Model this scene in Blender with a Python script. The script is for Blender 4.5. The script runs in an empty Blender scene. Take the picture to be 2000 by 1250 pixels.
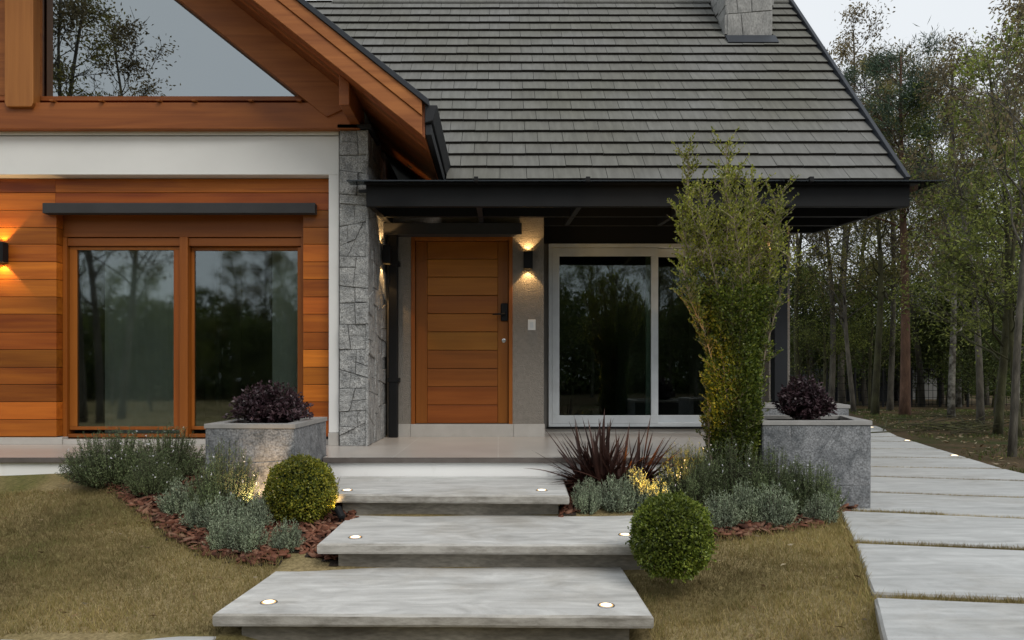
import bpy, math, random
import numpy as np
from mathutils import Vector, Matrix, noise as mnoise

R = math.radians
rng = np.random.default_rng(7)
random.seed(7)
S = bpy.context.scene
COL = S.collection

# ------------------------------------------------------------------ camera, sky, sun, exposure
EYE = 0.67            # terrace floor is z = 0
F, VX, VY = 1400.0, 973.0, 740.0     # focal length and vanishing point measured on the 2000 px photograph
cam = bpy.data.cameras.new('camera')
camo = bpy.data.objects.new('camera', cam); COL.objects.link(camo)
camo.location = (0, 0, EYE); camo.rotation_euler = (R(90), 0, 0)
cam.sensor_width = 36; cam.lens = F / 2000 * 36
cam.shift_x = (1000 - VX) / 2000; cam.shift_y = (VY - 625) / 2000
cam.clip_start = 0.05; cam.clip_end = 2000
S.camera = camo

W = bpy.data.worlds.new('World'); S.world = W; W.use_nodes = True
nt = W.node_tree; nt.nodes.clear()
out = nt.nodes.new('ShaderNodeOutputWorld'); bg = nt.nodes.new('ShaderNodeBackground')
sky = nt.nodes.new('ShaderNodeTexSky'); sky.sky_type = 'NISHITA'; sky.sun_disc = False
SUN_EL, SUN_ROT = 48, 148
sky.sun_elevation = R(SUN_EL); sky.sun_rotation = R(SUN_ROT); sky.dust_density = 2.0
cl = nt.nodes.new('ShaderNodeTexNoise'); cl.inputs['Scale'].default_value = 1.6; cl.inputs['Detail'].default_value = 4
cr = nt.nodes.new('ShaderNodeValToRGB')
cr.color_ramp.elements[0].position = .3; cr.color_ramp.elements[0].color = (7.3, 7.85, 8.3, 1)
cr.color_ramp.elements[1].position = .75; cr.color_ramp.elements[1].color = (8.2, 8.5, 8.8, 1)
mx = nt.nodes.new('ShaderNodeMixRGB'); mx.inputs[0].default_value = .985     # a closed layer of thin cloud over the clear sky
tc = nt.nodes.new('ShaderNodeTexCoord')
nt.links.new(tc.outputs['Generated'], cl.inputs['Vector']); nt.links.new(cl.outputs[0], cr.inputs[0])
nt.links.new(sky.outputs[0], mx.inputs[1]); nt.links.new(cr.outputs[0], mx.inputs[2])
nt.links.new(mx.outputs[0], bg.inputs[0]); bg.inputs[1].default_value = 0.1
nt.links.new(bg.outputs[0], out.inputs[0])

sl = bpy.data.lights.new('sun', 'SUN'); sl.energy = 1.5; sl.angle = R(28); sl.color = (1, .945, .86)
so = bpy.data.objects.new('sun', sl); COL.objects.link(so)
so.rotation_euler = (R(90 - SUN_EL), 0, R(32)); so.location = (8, -12, 20)

S.view_settings.view_transform = 'Standard'; S.view_settings.look = 'None'
S.view_settings.exposure = 0.1; S.view_settings.gamma = 1; S.view_settings.use_curve_mapping = False
S.render.engine = 'CYCLES'
S.cycles.use_denoising = True
S.cycles.max_bounces = 8; S.cycles.diffuse_bounces = 3; S.cycles.glossy_bounces = 3
S.cycles.transparent_max_bounces = 12; S.cycles.transmission_bounces = 4
S.cycles.caustics_reflective = False; S.cycles.caustics_refractive = False
S.cycles.sample_clamp_indirect = 4

# ------------------------------------------------------------------ helpers
def X(px, D): return (px - VX) * D / F
def Z(py, D): return EYE + (VY - py) * D / F
def DZ(py, z): return (EYE - z) * F / (py - VY)

def tag(o, label=None, cat=None, group=None, kind=None):
    if label: o['label'] = label
    if cat: o['category'] = cat
    if group: o['group'] = group
    if kind: o['kind'] = kind
    return o

def thing(name, label, cat, loc=(0, 0, 0), group=None, rz=0):
    o = bpy.data.objects.new(name, None); COL.objects.link(o)
    o.empty_display_size = .1; o.location = loc; o.rotation_euler = (0, 0, rz)
    return tag(o, label, cat, group)

def origin(o):
    v = Vector((0, 0, 0))
    while o is not None:
        v = v + o.location; o = o.parent
    return v

def mesh_obj(name, V, Fc, mats, parent=None, midx=None, smooth=False, bevel=0, local=False, seg=2):
    V = np.asarray(V, dtype=np.float64)
    if parent is not None and not local:
        V = V - np.array(origin(parent))
    me = bpy.data.meshes.new(name)
    if isinstance(Fc, np.ndarray):
        n, k = Fc.shape
        me.vertices.add(len(V)); me.vertices.foreach_set('co', V.ravel())
        me.loops.add(n * k); me.loops.foreach_set('vertex_index', Fc.ravel().astype(np.int32))
        me.polygons.add(n); me.polygons.foreach_set('loop_start', np.arange(0, n * k, k, dtype=np.int32))
        me.update(calc_edges=True)
    else:
        me.from_pydata([tuple(v) for v in V], [], Fc)
    if not isinstance(mats, (list, tuple)): mats = [mats]
    for m in mats: me.materials.append(m)
    if midx is not None: me.polygons.foreach_set('material_index', np.asarray(midx, dtype=np.int32))
    if smooth: me.polygons.foreach_set('use_smooth', np.ones(len(me.polygons), dtype=bool))
    me.update()
    o = bpy.data.objects.new(name, me); COL.objects.link(o)
    if parent is not None: o.parent = parent
    if bevel:
        b = o.modifiers.new('bevel', 'BEVEL'); b.width = bevel; b.segments = seg; b.limit_method = 'ANGLE'; b.angle_limit = R(40)
    return o

class MB:
    def __init__(s): s.v = []; s.f = []; s.m = []; s.mi = 0
    def add(s, V, Fc):
        n = len(s.v); s.v.extend([tuple(p) for p in V])
        for f in Fc: s.f.append([i + n for i in f]); s.m.append(s.mi)
    def box(s, x0, x1, y0, y1, z0, z1):
        if x0 > x1: x0, x1 = x1, x0
        if y0 > y1: y0, y1 = y1, y0
        if z0 > z1: z0, z1 = z1, z0
        s.add([(x0,y0,z0),(x1,y0,z0),(x1,y1,z0),(x0,y1,z0),(x0,y0,z1),(x1,y0,z1),(x1,y1,z1),(x0,y1,z1)],
              [(0,3,2,1),(4,5,6,7),(0,1,5,4),(1,2,6,5),(2,3,7,6),(3,0,4,7)])
        return s
    def prism(s, poly, a, b, axis='y'):
        # poly: 2D points; axis y -> (x,z); z -> (x,y); x -> (y,z)
        def P(p, t):
            return (p[0], t, p[1]) if axis == 'y' else (p[0], p[1], t) if axis == 'z' else (t, p[0], p[1])
        n = len(poly)
        V = [P(p, a) for p in poly] + [P(p, b) for p in poly]
        area = sum(poly[i][0]*poly[(i+1)%n][1]-poly[(i+1)%n][0]*poly[i][1] for i in range(n))
        Fc = [list(range(n)), list(range(2*n-1, n-1, -1))] + [(i, n+i, n+(i+1)%n, (i+1)%n) for i in range(n)]
        flip = (area > 0) if axis in ('z', 'x') else (area < 0)
        if b < a: flip = not flip
        if flip: Fc = [list(reversed(f)) for f in Fc]
        s.add(V, Fc); return s
    def hexa(s, bot, top):
        # bot, top : 4 points each (x,y,z)
        s.add(list(bot) + list(top), [(3,2,1,0),(4,5,6,7),(0,1,5,4),(1,2,6,5),(2,3,7,6),(3,0,4,7)]); return s
    def tube(s, pts, rad, n=6, cap=True):
        pts = [Vector(p) for p in pts]
        if not hasattr(rad, '__len__'): rad = [rad] * len(pts)
        base = len(s.v); prev = None
        for i, p in enumerate(pts):
            d = (pts[min(i+1, len(pts)-1)] - pts[max(i-1, 0)])
            d = d.normalized() if d.length > 1e-9 else Vector((0,0,1))
            if prev is None:
                a = d.orthogonal().normalized()
            else:
                a = prev - d * prev.dot(d); a = a.normalized() if a.length > 1e-6 else d.orthogonal().normalized()
            prev = a; b = d.cross(a)
            for k in range(n):
                t = 2*math.pi*k/n
                s.v.append(tuple(p + (a*math.cos(t) + b*math.sin(t)) * rad[i]))
        for i in range(len(pts)-1):
            for k in range(n):
                q = base + i*n
                s.f.append([q+k, q+(k+1)%n, q+n+(k+1)%n, q+n+k]); s.m.append(s.mi)
        if cap:
            s.f.append([base+k for k in range(n-1,-1,-1)]); s.m.append(s.mi)
            q = base+(len(pts)-1)*n; s.f.append([q+k for k in range(n)]); s.m.append(s.mi)
        return s
    def lathe(s, prof, c, n=24, axis='z'):
        base = len(s.v)
        for (r, h) in prof:
            for k in range(n):
                t = 2*math.pi*k/n
                if axis == 'z': s.v.append((c[0]+r*math.cos(t), c[1]+r*math.sin(t), c[2]+h))
                else: s.v.append((c[0]+r*math.cos(t), c[1]-h, c[2]+r*math.sin(t)))
        for i in range(len(prof)-1):
            for k in range(n):
                q = base+i*n; s.f.append([q+k, q+(k+1)%n, q+n+(k+1)%n, q+n+k]); s.m.append(s.mi)
        q = base+(len(prof)-1)*n; s.f.append([q+k for k in range(n)]); s.m.append(s.mi)
        s.f.append([base+k for k in range(n-1,-1,-1)]); s.m.append(s.mi)
        return s
    def build(s, name, mats, parent=None, bevel=0, smooth=False, seg=2, local=False):
        return mesh_obj(name, s.v, s.f, mats, parent, s.m, smooth, bevel, local, seg)

def copy_tree(o, parent=None):
    c = o.copy(); COL.objects.link(c); c.parent = parent
    for ch in o.children: copy_tree(ch, c)
    return c

# ------------------------------------------------------------------ materials
def new_mat(name):
    m = bpy.data.materials.new(name); m.use_nodes = True
    n = m.node_tree; n.nodes.clear()
    o = n.nodes.new('ShaderNodeOutputMaterial'); b = n.nodes.new('ShaderNodeBsdfPrincipled')
    n.links.new(b.outputs[0], o.inputs[0])
    return m, n, b, o
def N(n, t, **kw):
    x = n.nodes.new('ShaderNode' + t)
    for k, v in kw.items():
        if k in x.inputs: x.inputs[k].default_value = v
        else: setattr(x, k, v)
    return x
def ramp(n, stops, interp='LINEAR'):
    x = n.nodes.new('ShaderNodeValToRGB'); e = x.color_ramp.elements; x.color_ramp.interpolation = interp
    while len(e) < len(stops): e.new(.5)
    for i, (p, c) in enumerate(stops): e[i].position = p; e[i].color = (*c, 1) if len(c) == 3 else c
    return x
def coords(n, scale=(1,1,1), rot=(0,0,0), island=0.0):
    t = N(n, 'TexCoord'); m = N(n, 'Mapping'); m.inputs['Scale'].default_value = scale; m.inputs['Rotation'].default_value = rot
    src = t.outputs['Object']
    if island:
        g = N(n, 'NewGeometry'); ml = N(n, 'VectorMath', operation='SCALE'); ml.inputs[0].default_value = (17.3, 31.7, 23.9)
        n.links.new(g.outputs['Random Per Island'], ml.inputs['Scale'])
        a = N(n, 'VectorMath', operation='ADD'); n.links.new(src, a.inputs[0]); n.links.new(ml.outputs[0], a.inputs[1]); src = a.outputs[0]
    n.links.new(src, m.inputs[0]); return m
def mixc(n, fac, a, b, mode='MIX'):
    x = N(n, 'MixRGB', blend_type=mode)
    for i, v in ((0, fac), (1, a), (2, b)):
        if hasattr(v, 'is_linked') or hasattr(v, 'links'): n.links.new(v, x.inputs[i])
        elif i == 0: x.inputs[0].default_value = v
        else: x.inputs[i].default_value = (*v, 1)
    return x.outputs[0]
def bump(n, b, height, strength=.3, dist=.01):
    x = N(n, 'Bump'); x.inputs['Strength'].default_value = strength; x.inputs['Distance'].default_value = dist
    n.links.new(height, x.inputs['Height']); n.links.new(x.outputs[0], b.inputs['Normal'])

def wood(name, dark, light, axis=0, rot=(0,0,0), rough=.42, var=.35, scale=1.0):
    m, n, b, o = new_mat(name)
    sc = [14*scale]*3; sc[axis] = .55*scale
    mp = coords(n, sc, rot, island=1.0)
    nz = N(n, 'TexNoise', Scale=1.0, Detail=7.0, Roughness=.62, Distortion=.9); n.links.new(mp.outputs[0], nz.inputs[0])
    sc2 = [3.2*scale]*3; sc2[axis] = .5*scale
    mp2 = coords(n, sc2, rot, island=1.0)
    nz2 = N(n, 'TexNoise', Scale=1.0, Detail=3.0, Distortion=1.5); n.links.new(mp2.outputs[0], nz2.inputs[0])
    c = ramp(n, [(.34, dark), (.64, light)]); 
    mm = N(n, 'Math', operation='MULTIPLY_ADD'); mm.inputs[1].default_value = .55
    h = N(n, 'Math', operation='MULTIPLY'); h.inputs[1].default_value = .45
    n.links.new(nz2.outputs[0], h.inputs[0]); n.links.new(nz.outputs[0], mm.inputs[0]); n.links.new(h.outputs[0], mm.inputs[2])
    n.links.new(mm.outputs[0], c.inputs[0])
    g = N(n, 'NewGeometry')
    hs = N(n, 'HueSaturation'); n.links.new(c.outputs[0], hs.inputs['Color'])
    mr = N(n, 'MapRange'); mr.inputs[3].default_value = 1 - var; mr.inputs[4].default_value = 1 + var*.7
    n.links.new(g.outputs['Random Per Island'], mr.inputs[0]); n.links.new(mr.outputs[0], hs.inputs['Value'])
    mr2 = N(n, 'MapRange'); mr2.inputs[3].default_value = .492; mr2.inputs[4].default_value = .507
    fr = N(n, 'Math', operation='FRACT'); ml = N(n, 'Math', operation='MULTIPLY'); ml.inputs[1].default_value = 7.7
    n.links.new(g.outputs['Random Per Island'], ml.inputs[0]); n.links.new(ml.outputs[0], fr.inputs[0]); n.links.new(fr.outputs[0], mr2.inputs[0])
    n.links.new(mr2.outputs[0], hs.inputs['Hue'])
    n.links.new(hs.outputs[0], b.inputs['Base Color'])
    rr = N(n, 'MapRange'); rr.inputs[3].default_value = rough-.08; rr.inputs[4].default_value = rough+.12
    n.links.new(nz2.outputs[0], rr.inputs[0]); n.links.new(rr.outputs[0], b.inputs['Roughness'])
    b.inputs['Specular IOR Level'].default_value = .35
    bump(n, b, nz.outputs[0], .12, .004)
    return m

def noisy(name, c1, c2, scale=6, detail=6, rough=.7, bstr=.2, bdist=.005, bscale=None, island=0, stretch=(1,1,1), spec=.4, metallic=0, dist=0.0, lo=.3, hi=.7, fine=None):
    m, n, b, o = new_mat(name)
    mp = coords(n, stretch, (0,0,0), island)
    nz = N(n, 'TexNoise', Scale=float(scale), Detail=float(detail), Roughness=.6, Distortion=float(dist)); n.links.new(mp.outputs[0], nz.inputs[0])
    c = ramp(n, [(lo, c1), (hi, c2)]); n.links.new(nz.outputs[0], c.inputs[0])
    col = c.outputs[0]
    if fine:
        nf = N(n, 'TexNoise', Scale=float(fine[0]), Detail=3.0); n.links.new(mp.outputs[0], nf.inputs[0])
        cf = ramp(n, [(.3, (1-fine[1],)*3), (.7, (1+fine[1],)*3)]); n.links.new(nf.outputs[0], cf.inputs[0])
        col = mixc(n, 1.0, col, cf.outputs[0], 'MULTIPLY')
    n.links.new(col, b.inputs['Base Color'])
    b.inputs['Roughness'].default_value = rough; b.inputs['Specular IOR Level'].default_value = spec; b.inputs['Metallic'].default_value = metallic
    if bstr:
        nb = N(n, 'TexNoise', Scale=float(bscale or scale*6), Detail=5.0); n.links.new(mp.outputs[0], nb.inputs[0])
        bump(n, b, nb.outputs[0], bstr, bdist)
    return m

def leafmat(name, cols, rough=.5, trans=.3, spec=.3, hue_noise=None):
    m, n, b, o = new_mat(name)
    g = N(n, 'NewGeometry'); k = len(cols)
    c = ramp(n, [(i/(k-1), cols[i]) for i in range(k)]); n.links.new(g.outputs['Random Per Island'], c.inputs[0])
    col = c.outputs[0]
    t = N(n, 'TexCoord'); nz = N(n, 'TexNoise', Scale=float(hue_noise[0] if hue_noise else 3), Detail=2.0); n.links.new(t.outputs['Object'], nz.inputs[0])
    a = hue_noise[1] if hue_noise else .3
    cc = ramp(n, [(.35, (1-a, 1-a, 1-a)), (.65, (1+a, 1+a, 1+a*.6))]); n.links.new(nz.outputs[0], cc.inputs[0])
    col = mixc(n, 1.0, col, cc.outputs[0], 'MULTIPLY')
    n.links.new(col, b.inputs['Base Color']); b.inputs['Roughness'].default_value = rough; b.inputs['Specular IOR Level'].default_value = spec
    tr = N(n, 'BsdfTranslucent'); n.links.new(col, tr.inputs[0])
    mx = N(n, 'MixShader'); mx.inputs[0].default_value = trans
    n.links.new(b.outputs[0], mx.inputs[1]); n.links.new(tr.outputs[0], mx.inputs[2]); n.links.new(mx.outputs[0], o.inputs[0])
    return m

def plain(name, c, rough=.5, metallic=0, spec=.5, bstr=0):
    return noisy(name, tuple(v*.88 for v in c), tuple(v*1.1 for v in c), 3, 3, rough, bstr, .002, 60, spec=spec, metallic=metallic)

def emit(name, c, s):
    m, n, b, o = new_mat(name)
    e = N(n, 'Emission'); e.inputs[0].default_value = (*c, 1); e.inputs[1].default_value = s
    n.links.new(e.outputs[0], o.inputs[0]); return m

def glass(name, refl, tint, rough=.004):
    m, n, b, o = new_mat(name)
    t = N(n, 'BsdfTransparent'); t.inputs[0].default_value = (*tint, 1)
    g = N(n, 'BsdfGlossy'); g.inputs['Roughness'].default_value = rough; g.inputs[0].default_value = (.9, .97, 1, 1)
    fr = N(n, 'Fresnel'); fr.inputs[0].default_value = 1.5
    a = N(n, 'Math', operation='ADD'); a.inputs[1].default_value = refl; a.use_clamp = True
    # very slight waviness of float glass
    tcx = N(n, 'TexCoord'); nz = N(n, 'TexNoise', Scale=1.3, Detail=1.0); n.links.new(tcx.outputs['Object'], nz.inputs[0])
    bp = N(n, 'Bump'); bp.inputs['Strength'].default_value = .05; bp.inputs['Distance'].default_value = .01
    n.links.new(nz.outputs[0], bp.inputs['Height']); n.links.new(bp.outputs[0], g.inputs['Normal'])
    n.links.new(fr.outputs[0], a.inputs[0])
    mx = N(n, 'MixShader'); n.links.new(a.outputs[0], mx.inputs[0]); n.links.new(t.outputs[0], mx.inputs[1]); n.links.new(g.outputs[0], mx.inputs[2])
    n.links.new(mx.outputs[0], o.inputs[0]); return m

M = {}
M['plank'] = wood('plank_wood', (.23, .050, .005), (.50, .150, .014), 0, var=.5)
M['door_wood'] = wood('door_wood', (.27, .088, .008), (.40, .150, .016), 0, var=.2)
M['door_wood_red'] = wood('door_wood_red', (.20, .055, .007), (.31, .095, .013), 0, var=.15)
M['door_stile'] = wood('door_stile_wood', (.20, .062, .006), (.29, .10, .011), 2, var=.1)
M['frame_wood'] = wood('frame_wood', (.22, .065, .008), (.33, .108, .014), 2, var=.15)
M['frame_wood_h'] = wood('frame_wood_h', (.19, .056, .008), (.30, .098, .015), 0, var=.15)
M['beam_wood'] = wood('beam_wood', (.19, .054, .010), (.36, .122, .026), 0, var=.12, rough=.5)
M['post_wood'] = wood('post_wood', (.26, .095, .018), (.42, .175, .04), 2, var=.1, rough=.5)
M['barge_wood'] = wood('barge_wood', (.22, .066, .013), (.44, .165, .042), 0, rot=(0, R(-38.7), 0), var=.18, rough=.55)
M['barge_wood_l'] = wood('barge_wood_mirrored', (.22, .066, .013), (.44, .165, .042), 0, rot=(0, R(38.7), 0), var=.18, rough=.55)
M['soffit_wood'] = wood('soffit_wood', (.17, .05, .015), (.30, .095, .025), 1, var=.3, rough=.5)
M['white'] = noisy('white_render', (.70, .70, .685), (.76, .76, .745), 1.5, 5, .75, .12, .003, 120)
M['white_dirty'] = noisy('white_riser_paint', (.69, .675, .64), (.86, .86, .85), 3, 6, .7, .15, .003, 80, stretch=(1, 1, .35), lo=.22, hi=.42)
M['stucco'] = noisy('textured_stucco', (.21, .19, .165), (.27, .245, .215), 22, 6, .85, .9, .012, 75)
M['stucco_plain'] = noisy('grey_render', (.17, .165, .155), (.21, .2, .19), 5, 5, .85, .3, .004, 90)
M['baseboard'] = noisy('porcelain_baseboard', (.42, .40, .37), (.50, .48, .45), 4, 6, .35, 0)
M['black'] = plain('black_painted_steel', (.011, .0115, .0125), .55, spec=.18)
M['charcoal'] = plain('charcoal_metal', (.022, .024, .028), .55, spec=.25)
M['darkbox'] = plain('dark_grey_box', (.048, .048, .050), .6, spec=.2)
M['flash'] = plain('blue_grey_flashing', (.026, .031, .040), .5, spec=.3)
M['pvc'] = plain('white_upvc', (.62, .66, .69), .3)
M['stone'] = noisy('split_granite', (.17, .175, .178), (.40, .40, .39), 9, 10, .8, 1.0, .02, 28, island=1, fine=(95, .55))
M['stone_joint'] = plain('stone_joint', (.055, .055, .053), .9)
M['planter_stone'] = noisy('planter_stone', (.085, .092, .10), (.27, .275, .285), 5, 12, .6, .7, .012, 24, island=1, dist=1.2, fine=(80, .5))
M['cap_stone'] = noisy('planter_cap_stone', (.24, .235, .225), (.34, .33, .32), 8, 6, .55, .2, .003, 60)
M['chimney_stone'] = noisy('chimney_slate', (.16, .16, .155), (.34, .335, .32), 4, 10, .75, .8, .02, 14, island=1, dist=.8, fine=(60, .25), stretch=(1, 1, .5))
M['tile_edge'] = plain('roof_tile_edge', (.022, .018, .014), .9)
M['soil'] = noisy('dark_soil', (.02, .014, .01), (.05, .035, .025), 12, 6, .95, .8, .02, 60)
M['glass_gable'] = glass('gable_glass', .31, (.12, .14, .14))
M['glass_wing'] = glass('wing_glass', .085, (.80, .85, .82), .03)
M['glass_door'] = glass('patio_glass', .055, (.55, .63, .58), .018)
M['canopy_glass'] = glass('canopy_glass', .0, (.10, .13, .13))
M['interior'] = plain('interior_wall', (.20, .2, .19), .9)
M['interior_dark'] = plain('interior_dark', (.11, .115, .105), .9)
M['curtain'] = plain('curtain_cloth', (.55, .57, .55), .9)
M['steel'] = plain('brushed_steel', (.5, .5, .5), .3, 1)
M['switch'] = plain('white_plastic', (.75, .75, .74), .35)
M['bulb'] = emit('warm_lamp', (1, .55, .16), 22)
M['lens'] = emit('step_light_lens', (1, .60, .26), 1.25)
M['lens_core'] = emit('step_light_core', (1, .84, .58), 5)
M['bark_grey'] = noisy('grey_bark', (.03, .026, .02), (.15, .135, .105), 5, 8, .9, .8, .03, 20, stretch=(1, 1, .4))
M['bark_moss'] = noisy('mossy_bark', (.028, .025, .014), (.085, .085, .035), 4, 8, .9, .8, .03, 20, stretch=(1, 1, .5))
M['bark_pale'] = noisy('pale_lichen_bark', (.05, .043, .032), (.25, .24, .205), 5, 8, .9, .6, .02, 20, lo=.42, hi=.62)
M['bark_pine'] = noisy('red_pine_bark', (.05, .026, .017), (.16, .088, .055), 7, 8, .9, 1.0, .03, 16, stretch=(1, 1, .35))
M['twig'] = plain('tan_twig', (.26, .21, .15), .8)
M['twig_dark'] = plain('dark_twig', (.05, .04, .03), .85)
M['leaf_box'] = leafmat('box_leaf', [(0.056, 0.090, 0.013), (0.146, 0.196, 0.028), (0.280, 0.325, 0.056)], .4, .25, .4)
M['leaf_box_gold'] = leafmat('golden_box_leaf', [(0.088, 0.121, 0.018), (0.221, 0.231, 0.031), (0.376, 0.332, 0.044)], .4, .25, .4)
M['leaf_column'] = leafmat('column_leaf', [(.04, .06, .010), (.095, .14, .024), (.26, .29, .05)], .42, .3, .4, (2.0, .35))
M['leaf_young'] = leafmat('young_leaf', [(.11, .14, .02), (.24, .27, .035), (.46, .46, .08)], .42, .4, .4, (3.0, .25))
M['leaf_west'] = leafmat('rosemary_leaf', [(.080, .115, .050), (.145, .190, .090), (.235, .275, .150)], .6, .2, .25)
M['leaf_silver'] = leafmat('silver_leaf', [(.19, .25, .165), (.31, .375, .26), (.46, .52, .39)], .7, .15, .2)
M['leaf_purple'] = leafmat('purple_leaf', [(0.026, 0.013, 0.018), (0.052, 0.026, 0.036), (0.098, 0.058, 0.072)], .42, .12, .45)
M['leaf_flax'] = leafmat('flax_leaf', [(.030, .012, .010), (.055, .023, .018), (.095, .045, .036)], .45, .1, .4)
M['petal'] = plain('white_petal', (.75, .75, .78), .6)
M['leaf_tree_a'] = leafmat('olive_leaf', [(0.104, 0.109, 0.033), (0.195, 0.186, 0.055), (0.325, 0.288, 0.099)], .55, .42, .3, (.5, .35))
M['leaf_tree_b'] = leafmat('brown_leaf', [(0.120, 0.099, 0.050), (0.198, 0.159, 0.085), (0.300, 0.241, 0.138)], .6, .42, .3, (.5, .3))
M['leaf_tree_c'] = leafmat('bright_leaf', [(0.104, 0.138, 0.031), (0.195, 0.231, 0.050), (0.325, 0.350, 0.094)], .55, .45, .3, (.5, .35))
M['leaf_pine'] = leafmat('pine_needle', [(0.027, 0.051, 0.033), (0.045, 0.075, 0.048), (0.075, 0.112, 0.068)], .6, .15, .3, (.7, .3))
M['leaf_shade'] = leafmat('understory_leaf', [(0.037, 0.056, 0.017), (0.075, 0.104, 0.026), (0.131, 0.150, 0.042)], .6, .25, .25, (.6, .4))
M['chip'] = leafmat('bark_chip', [(0.050, 0.019, 0.012), (0.108, 0.040, 0.024), (0.173, 0.072, 0.048), (0.216, 0.122, 0.086)], .8, 0.0, .25, (6, .25))
M['grass'] = leafmat('grass_blade', [(0.188, 0.144, 0.062), (0.338, 0.256, 0.125), (0.188, 0.175, 0.060), (0.450, 0.350, 0.188)], .75, .3, .15, (.9, .35))
M['litter'] = leafmat('dead_leaf', [(.12, .07, .035), (.22, .15, .085), (.42, .36, .27)], .8, .1, .2)

def roof_tile_mat():
    m, n, b, o = new_mat('grey_concrete_tile')
    mp = coords(n, (9, 1.2, 1.2), (0, 0, 0), 1)
    nz = N(n, 'TexNoise', Scale=2.0, Detail=6.0, Roughness=.6); n.links.new(mp.outputs[0], nz.inputs[0])
    c = ramp(n, [(.3, (.122, .122, .116)), (.7, (.172, .172, .164))]); n.links.new(nz.outputs[0], c.inputs[0])
    g = N(n, 'NewGeometry'); cv = ramp(n, [(0, (.94, .93, .91)), (.5, (1, 1, .98)), (.93, (1.04, 1.04, 1.03)), (1, (1.10, 1.10, 1.09))]); n.links.new(g.outputs['Random Per Island'], cv.inputs[0])
    col = mixc(n, 1.0, c.outputs[0], cv.outputs[0], 'MULTIPLY')
    mp2 = coords(n, (.6, .6, .6)); n2 = N(n, 'TexNoise', Scale=1.2, Detail=5.0); n.links.new(mp2.outputs[0], n2.inputs[0])
    c2 = ramp(n, [(.35, (.88, .87, .80)), (.65, (1.08, 1.08, 1.1))]); n.links.new(n2.outputs[0], c2.inputs[0])
    col = mixc(n, 1.0, col, c2.outputs[0], 'MULTIPLY')
    n.links.new(col, b.inputs['Base Color']); b.inputs['Roughness'].default_value = .75; b.inputs['Specular IOR Level'].default_value = .25
    bump(n, b, nz.outputs[0], .2, .004); return m
M['tile'] = roof_tile_mat()

def wcoords(n, scale=(1,1,1), rot=(0,0,0)):
    t = N(n, 'NewGeometry'); m = N(n, 'Mapping'); m.inputs['Scale'].default_value = scale; m.inputs['Rotation'].default_value = rot
    n.links.new(t.outputs['Position'], m.inputs[0]); return m
def concrete_mat(name, lo, hi, side_lo, side_hi):
    m, n, b, o = new_mat(name)
    mp = wcoords(n, (.7, 1.7, 1.2), (0, 0, R(9)))
    nz = N(n, 'TexNoise', Scale=3.2, Detail=9.0, Roughness=.62, Distortion=1.8); n.links.new(mp.outputs[0], nz.inputs[0])
    c = ramp(n, [(.30, lo), (.52, tuple((a+b_)/2 for a, b_ in zip(lo, hi))), (.72, hi)]); n.links.new(nz.outputs[0], c.inputs[0])
    mpb = wcoords(n, (.5, 6, 6), (0, 0, R(-6)))
    nb = N(n, 'TexNoise', Scale=2.0, Detail=6.0, Distortion=1.0); n.links.new(mpb.outputs[0], nb.inputs[0])
    cb = ramp(n, [(.36, (.86, .86, .86)), (.6, (1.06, 1.06, 1.06))]); n.links.new(nb.outputs[0], cb.inputs[0])
    top = mixc(n, .8, c.outputs[0], cb.outputs[0], 'MULTIPLY')
    vp = N(n, 'TexVoronoi', Scale=42.0); tq = N(n, 'NewGeometry'); n.links.new(tq.outputs['Position'], vp.inputs['Vector'])
    cp = ramp(n, [(.05, (.62, .6, .57)), (.16, (1, 1, 1))]); n.links.new(vp.outputs['Distance'], cp.inputs[0])
    nst = N(n, 'TexNoise', Scale=1.1, Detail=8.0, Roughness=.7); n.links.new(tq.outputs['Position'], nst.inputs[0])
    cst = ramp(n, [(.30, (.80, .77, .73)), (.48, (1.0, 1.0, 1.0)), (.75, (1.05, 1.05, 1.05))]); n.links.new(nst.outputs[0], cst.inputs[0])
    top = mixc(n, .55, top, cp.outputs[0], 'MULTIPLY'); top = mixc(n, 1.0, top, cst.outputs[0], 'MULTIPLY')
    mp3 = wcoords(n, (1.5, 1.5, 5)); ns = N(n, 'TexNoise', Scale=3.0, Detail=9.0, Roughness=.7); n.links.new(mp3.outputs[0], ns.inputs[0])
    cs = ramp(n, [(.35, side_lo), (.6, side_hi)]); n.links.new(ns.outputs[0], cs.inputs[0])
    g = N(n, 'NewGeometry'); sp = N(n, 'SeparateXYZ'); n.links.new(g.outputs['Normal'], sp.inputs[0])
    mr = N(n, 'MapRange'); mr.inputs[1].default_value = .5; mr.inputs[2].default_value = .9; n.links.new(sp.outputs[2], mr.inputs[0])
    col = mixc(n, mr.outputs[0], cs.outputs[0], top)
    n.links.new(col, b.inputs['Base Color']); b.inputs['Roughness'].default_value = .62; b.inputs['Specular IOR Level'].default_value = .35
    nf = N(n, 'TexNoise', Scale=70.0, Detail=4.0); t = N(n, 'NewGeometry'); n.links.new(t.outputs['Position'], nf.inputs[0])
    ad = N(n, 'Math', operation='MULTIPLY_ADD'); ad.inputs[1].default_value = 2.0; n.links.new(nz.outputs[0], ad.inputs[0]); n.links.new(nf.outputs[0], ad.inputs[2])
    bump(n, b, ad.outputs[0], .25, .006); return m
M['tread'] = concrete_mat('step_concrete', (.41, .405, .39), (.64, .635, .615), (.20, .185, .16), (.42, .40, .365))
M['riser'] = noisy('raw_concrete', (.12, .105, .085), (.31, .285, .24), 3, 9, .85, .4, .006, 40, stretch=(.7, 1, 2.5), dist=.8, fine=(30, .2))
M['slab'] = concrete_mat('path_concrete', (.38, .385, .38), (.53, .535, .53), (.28, .27, .25), (.4, .39, .37))

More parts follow.
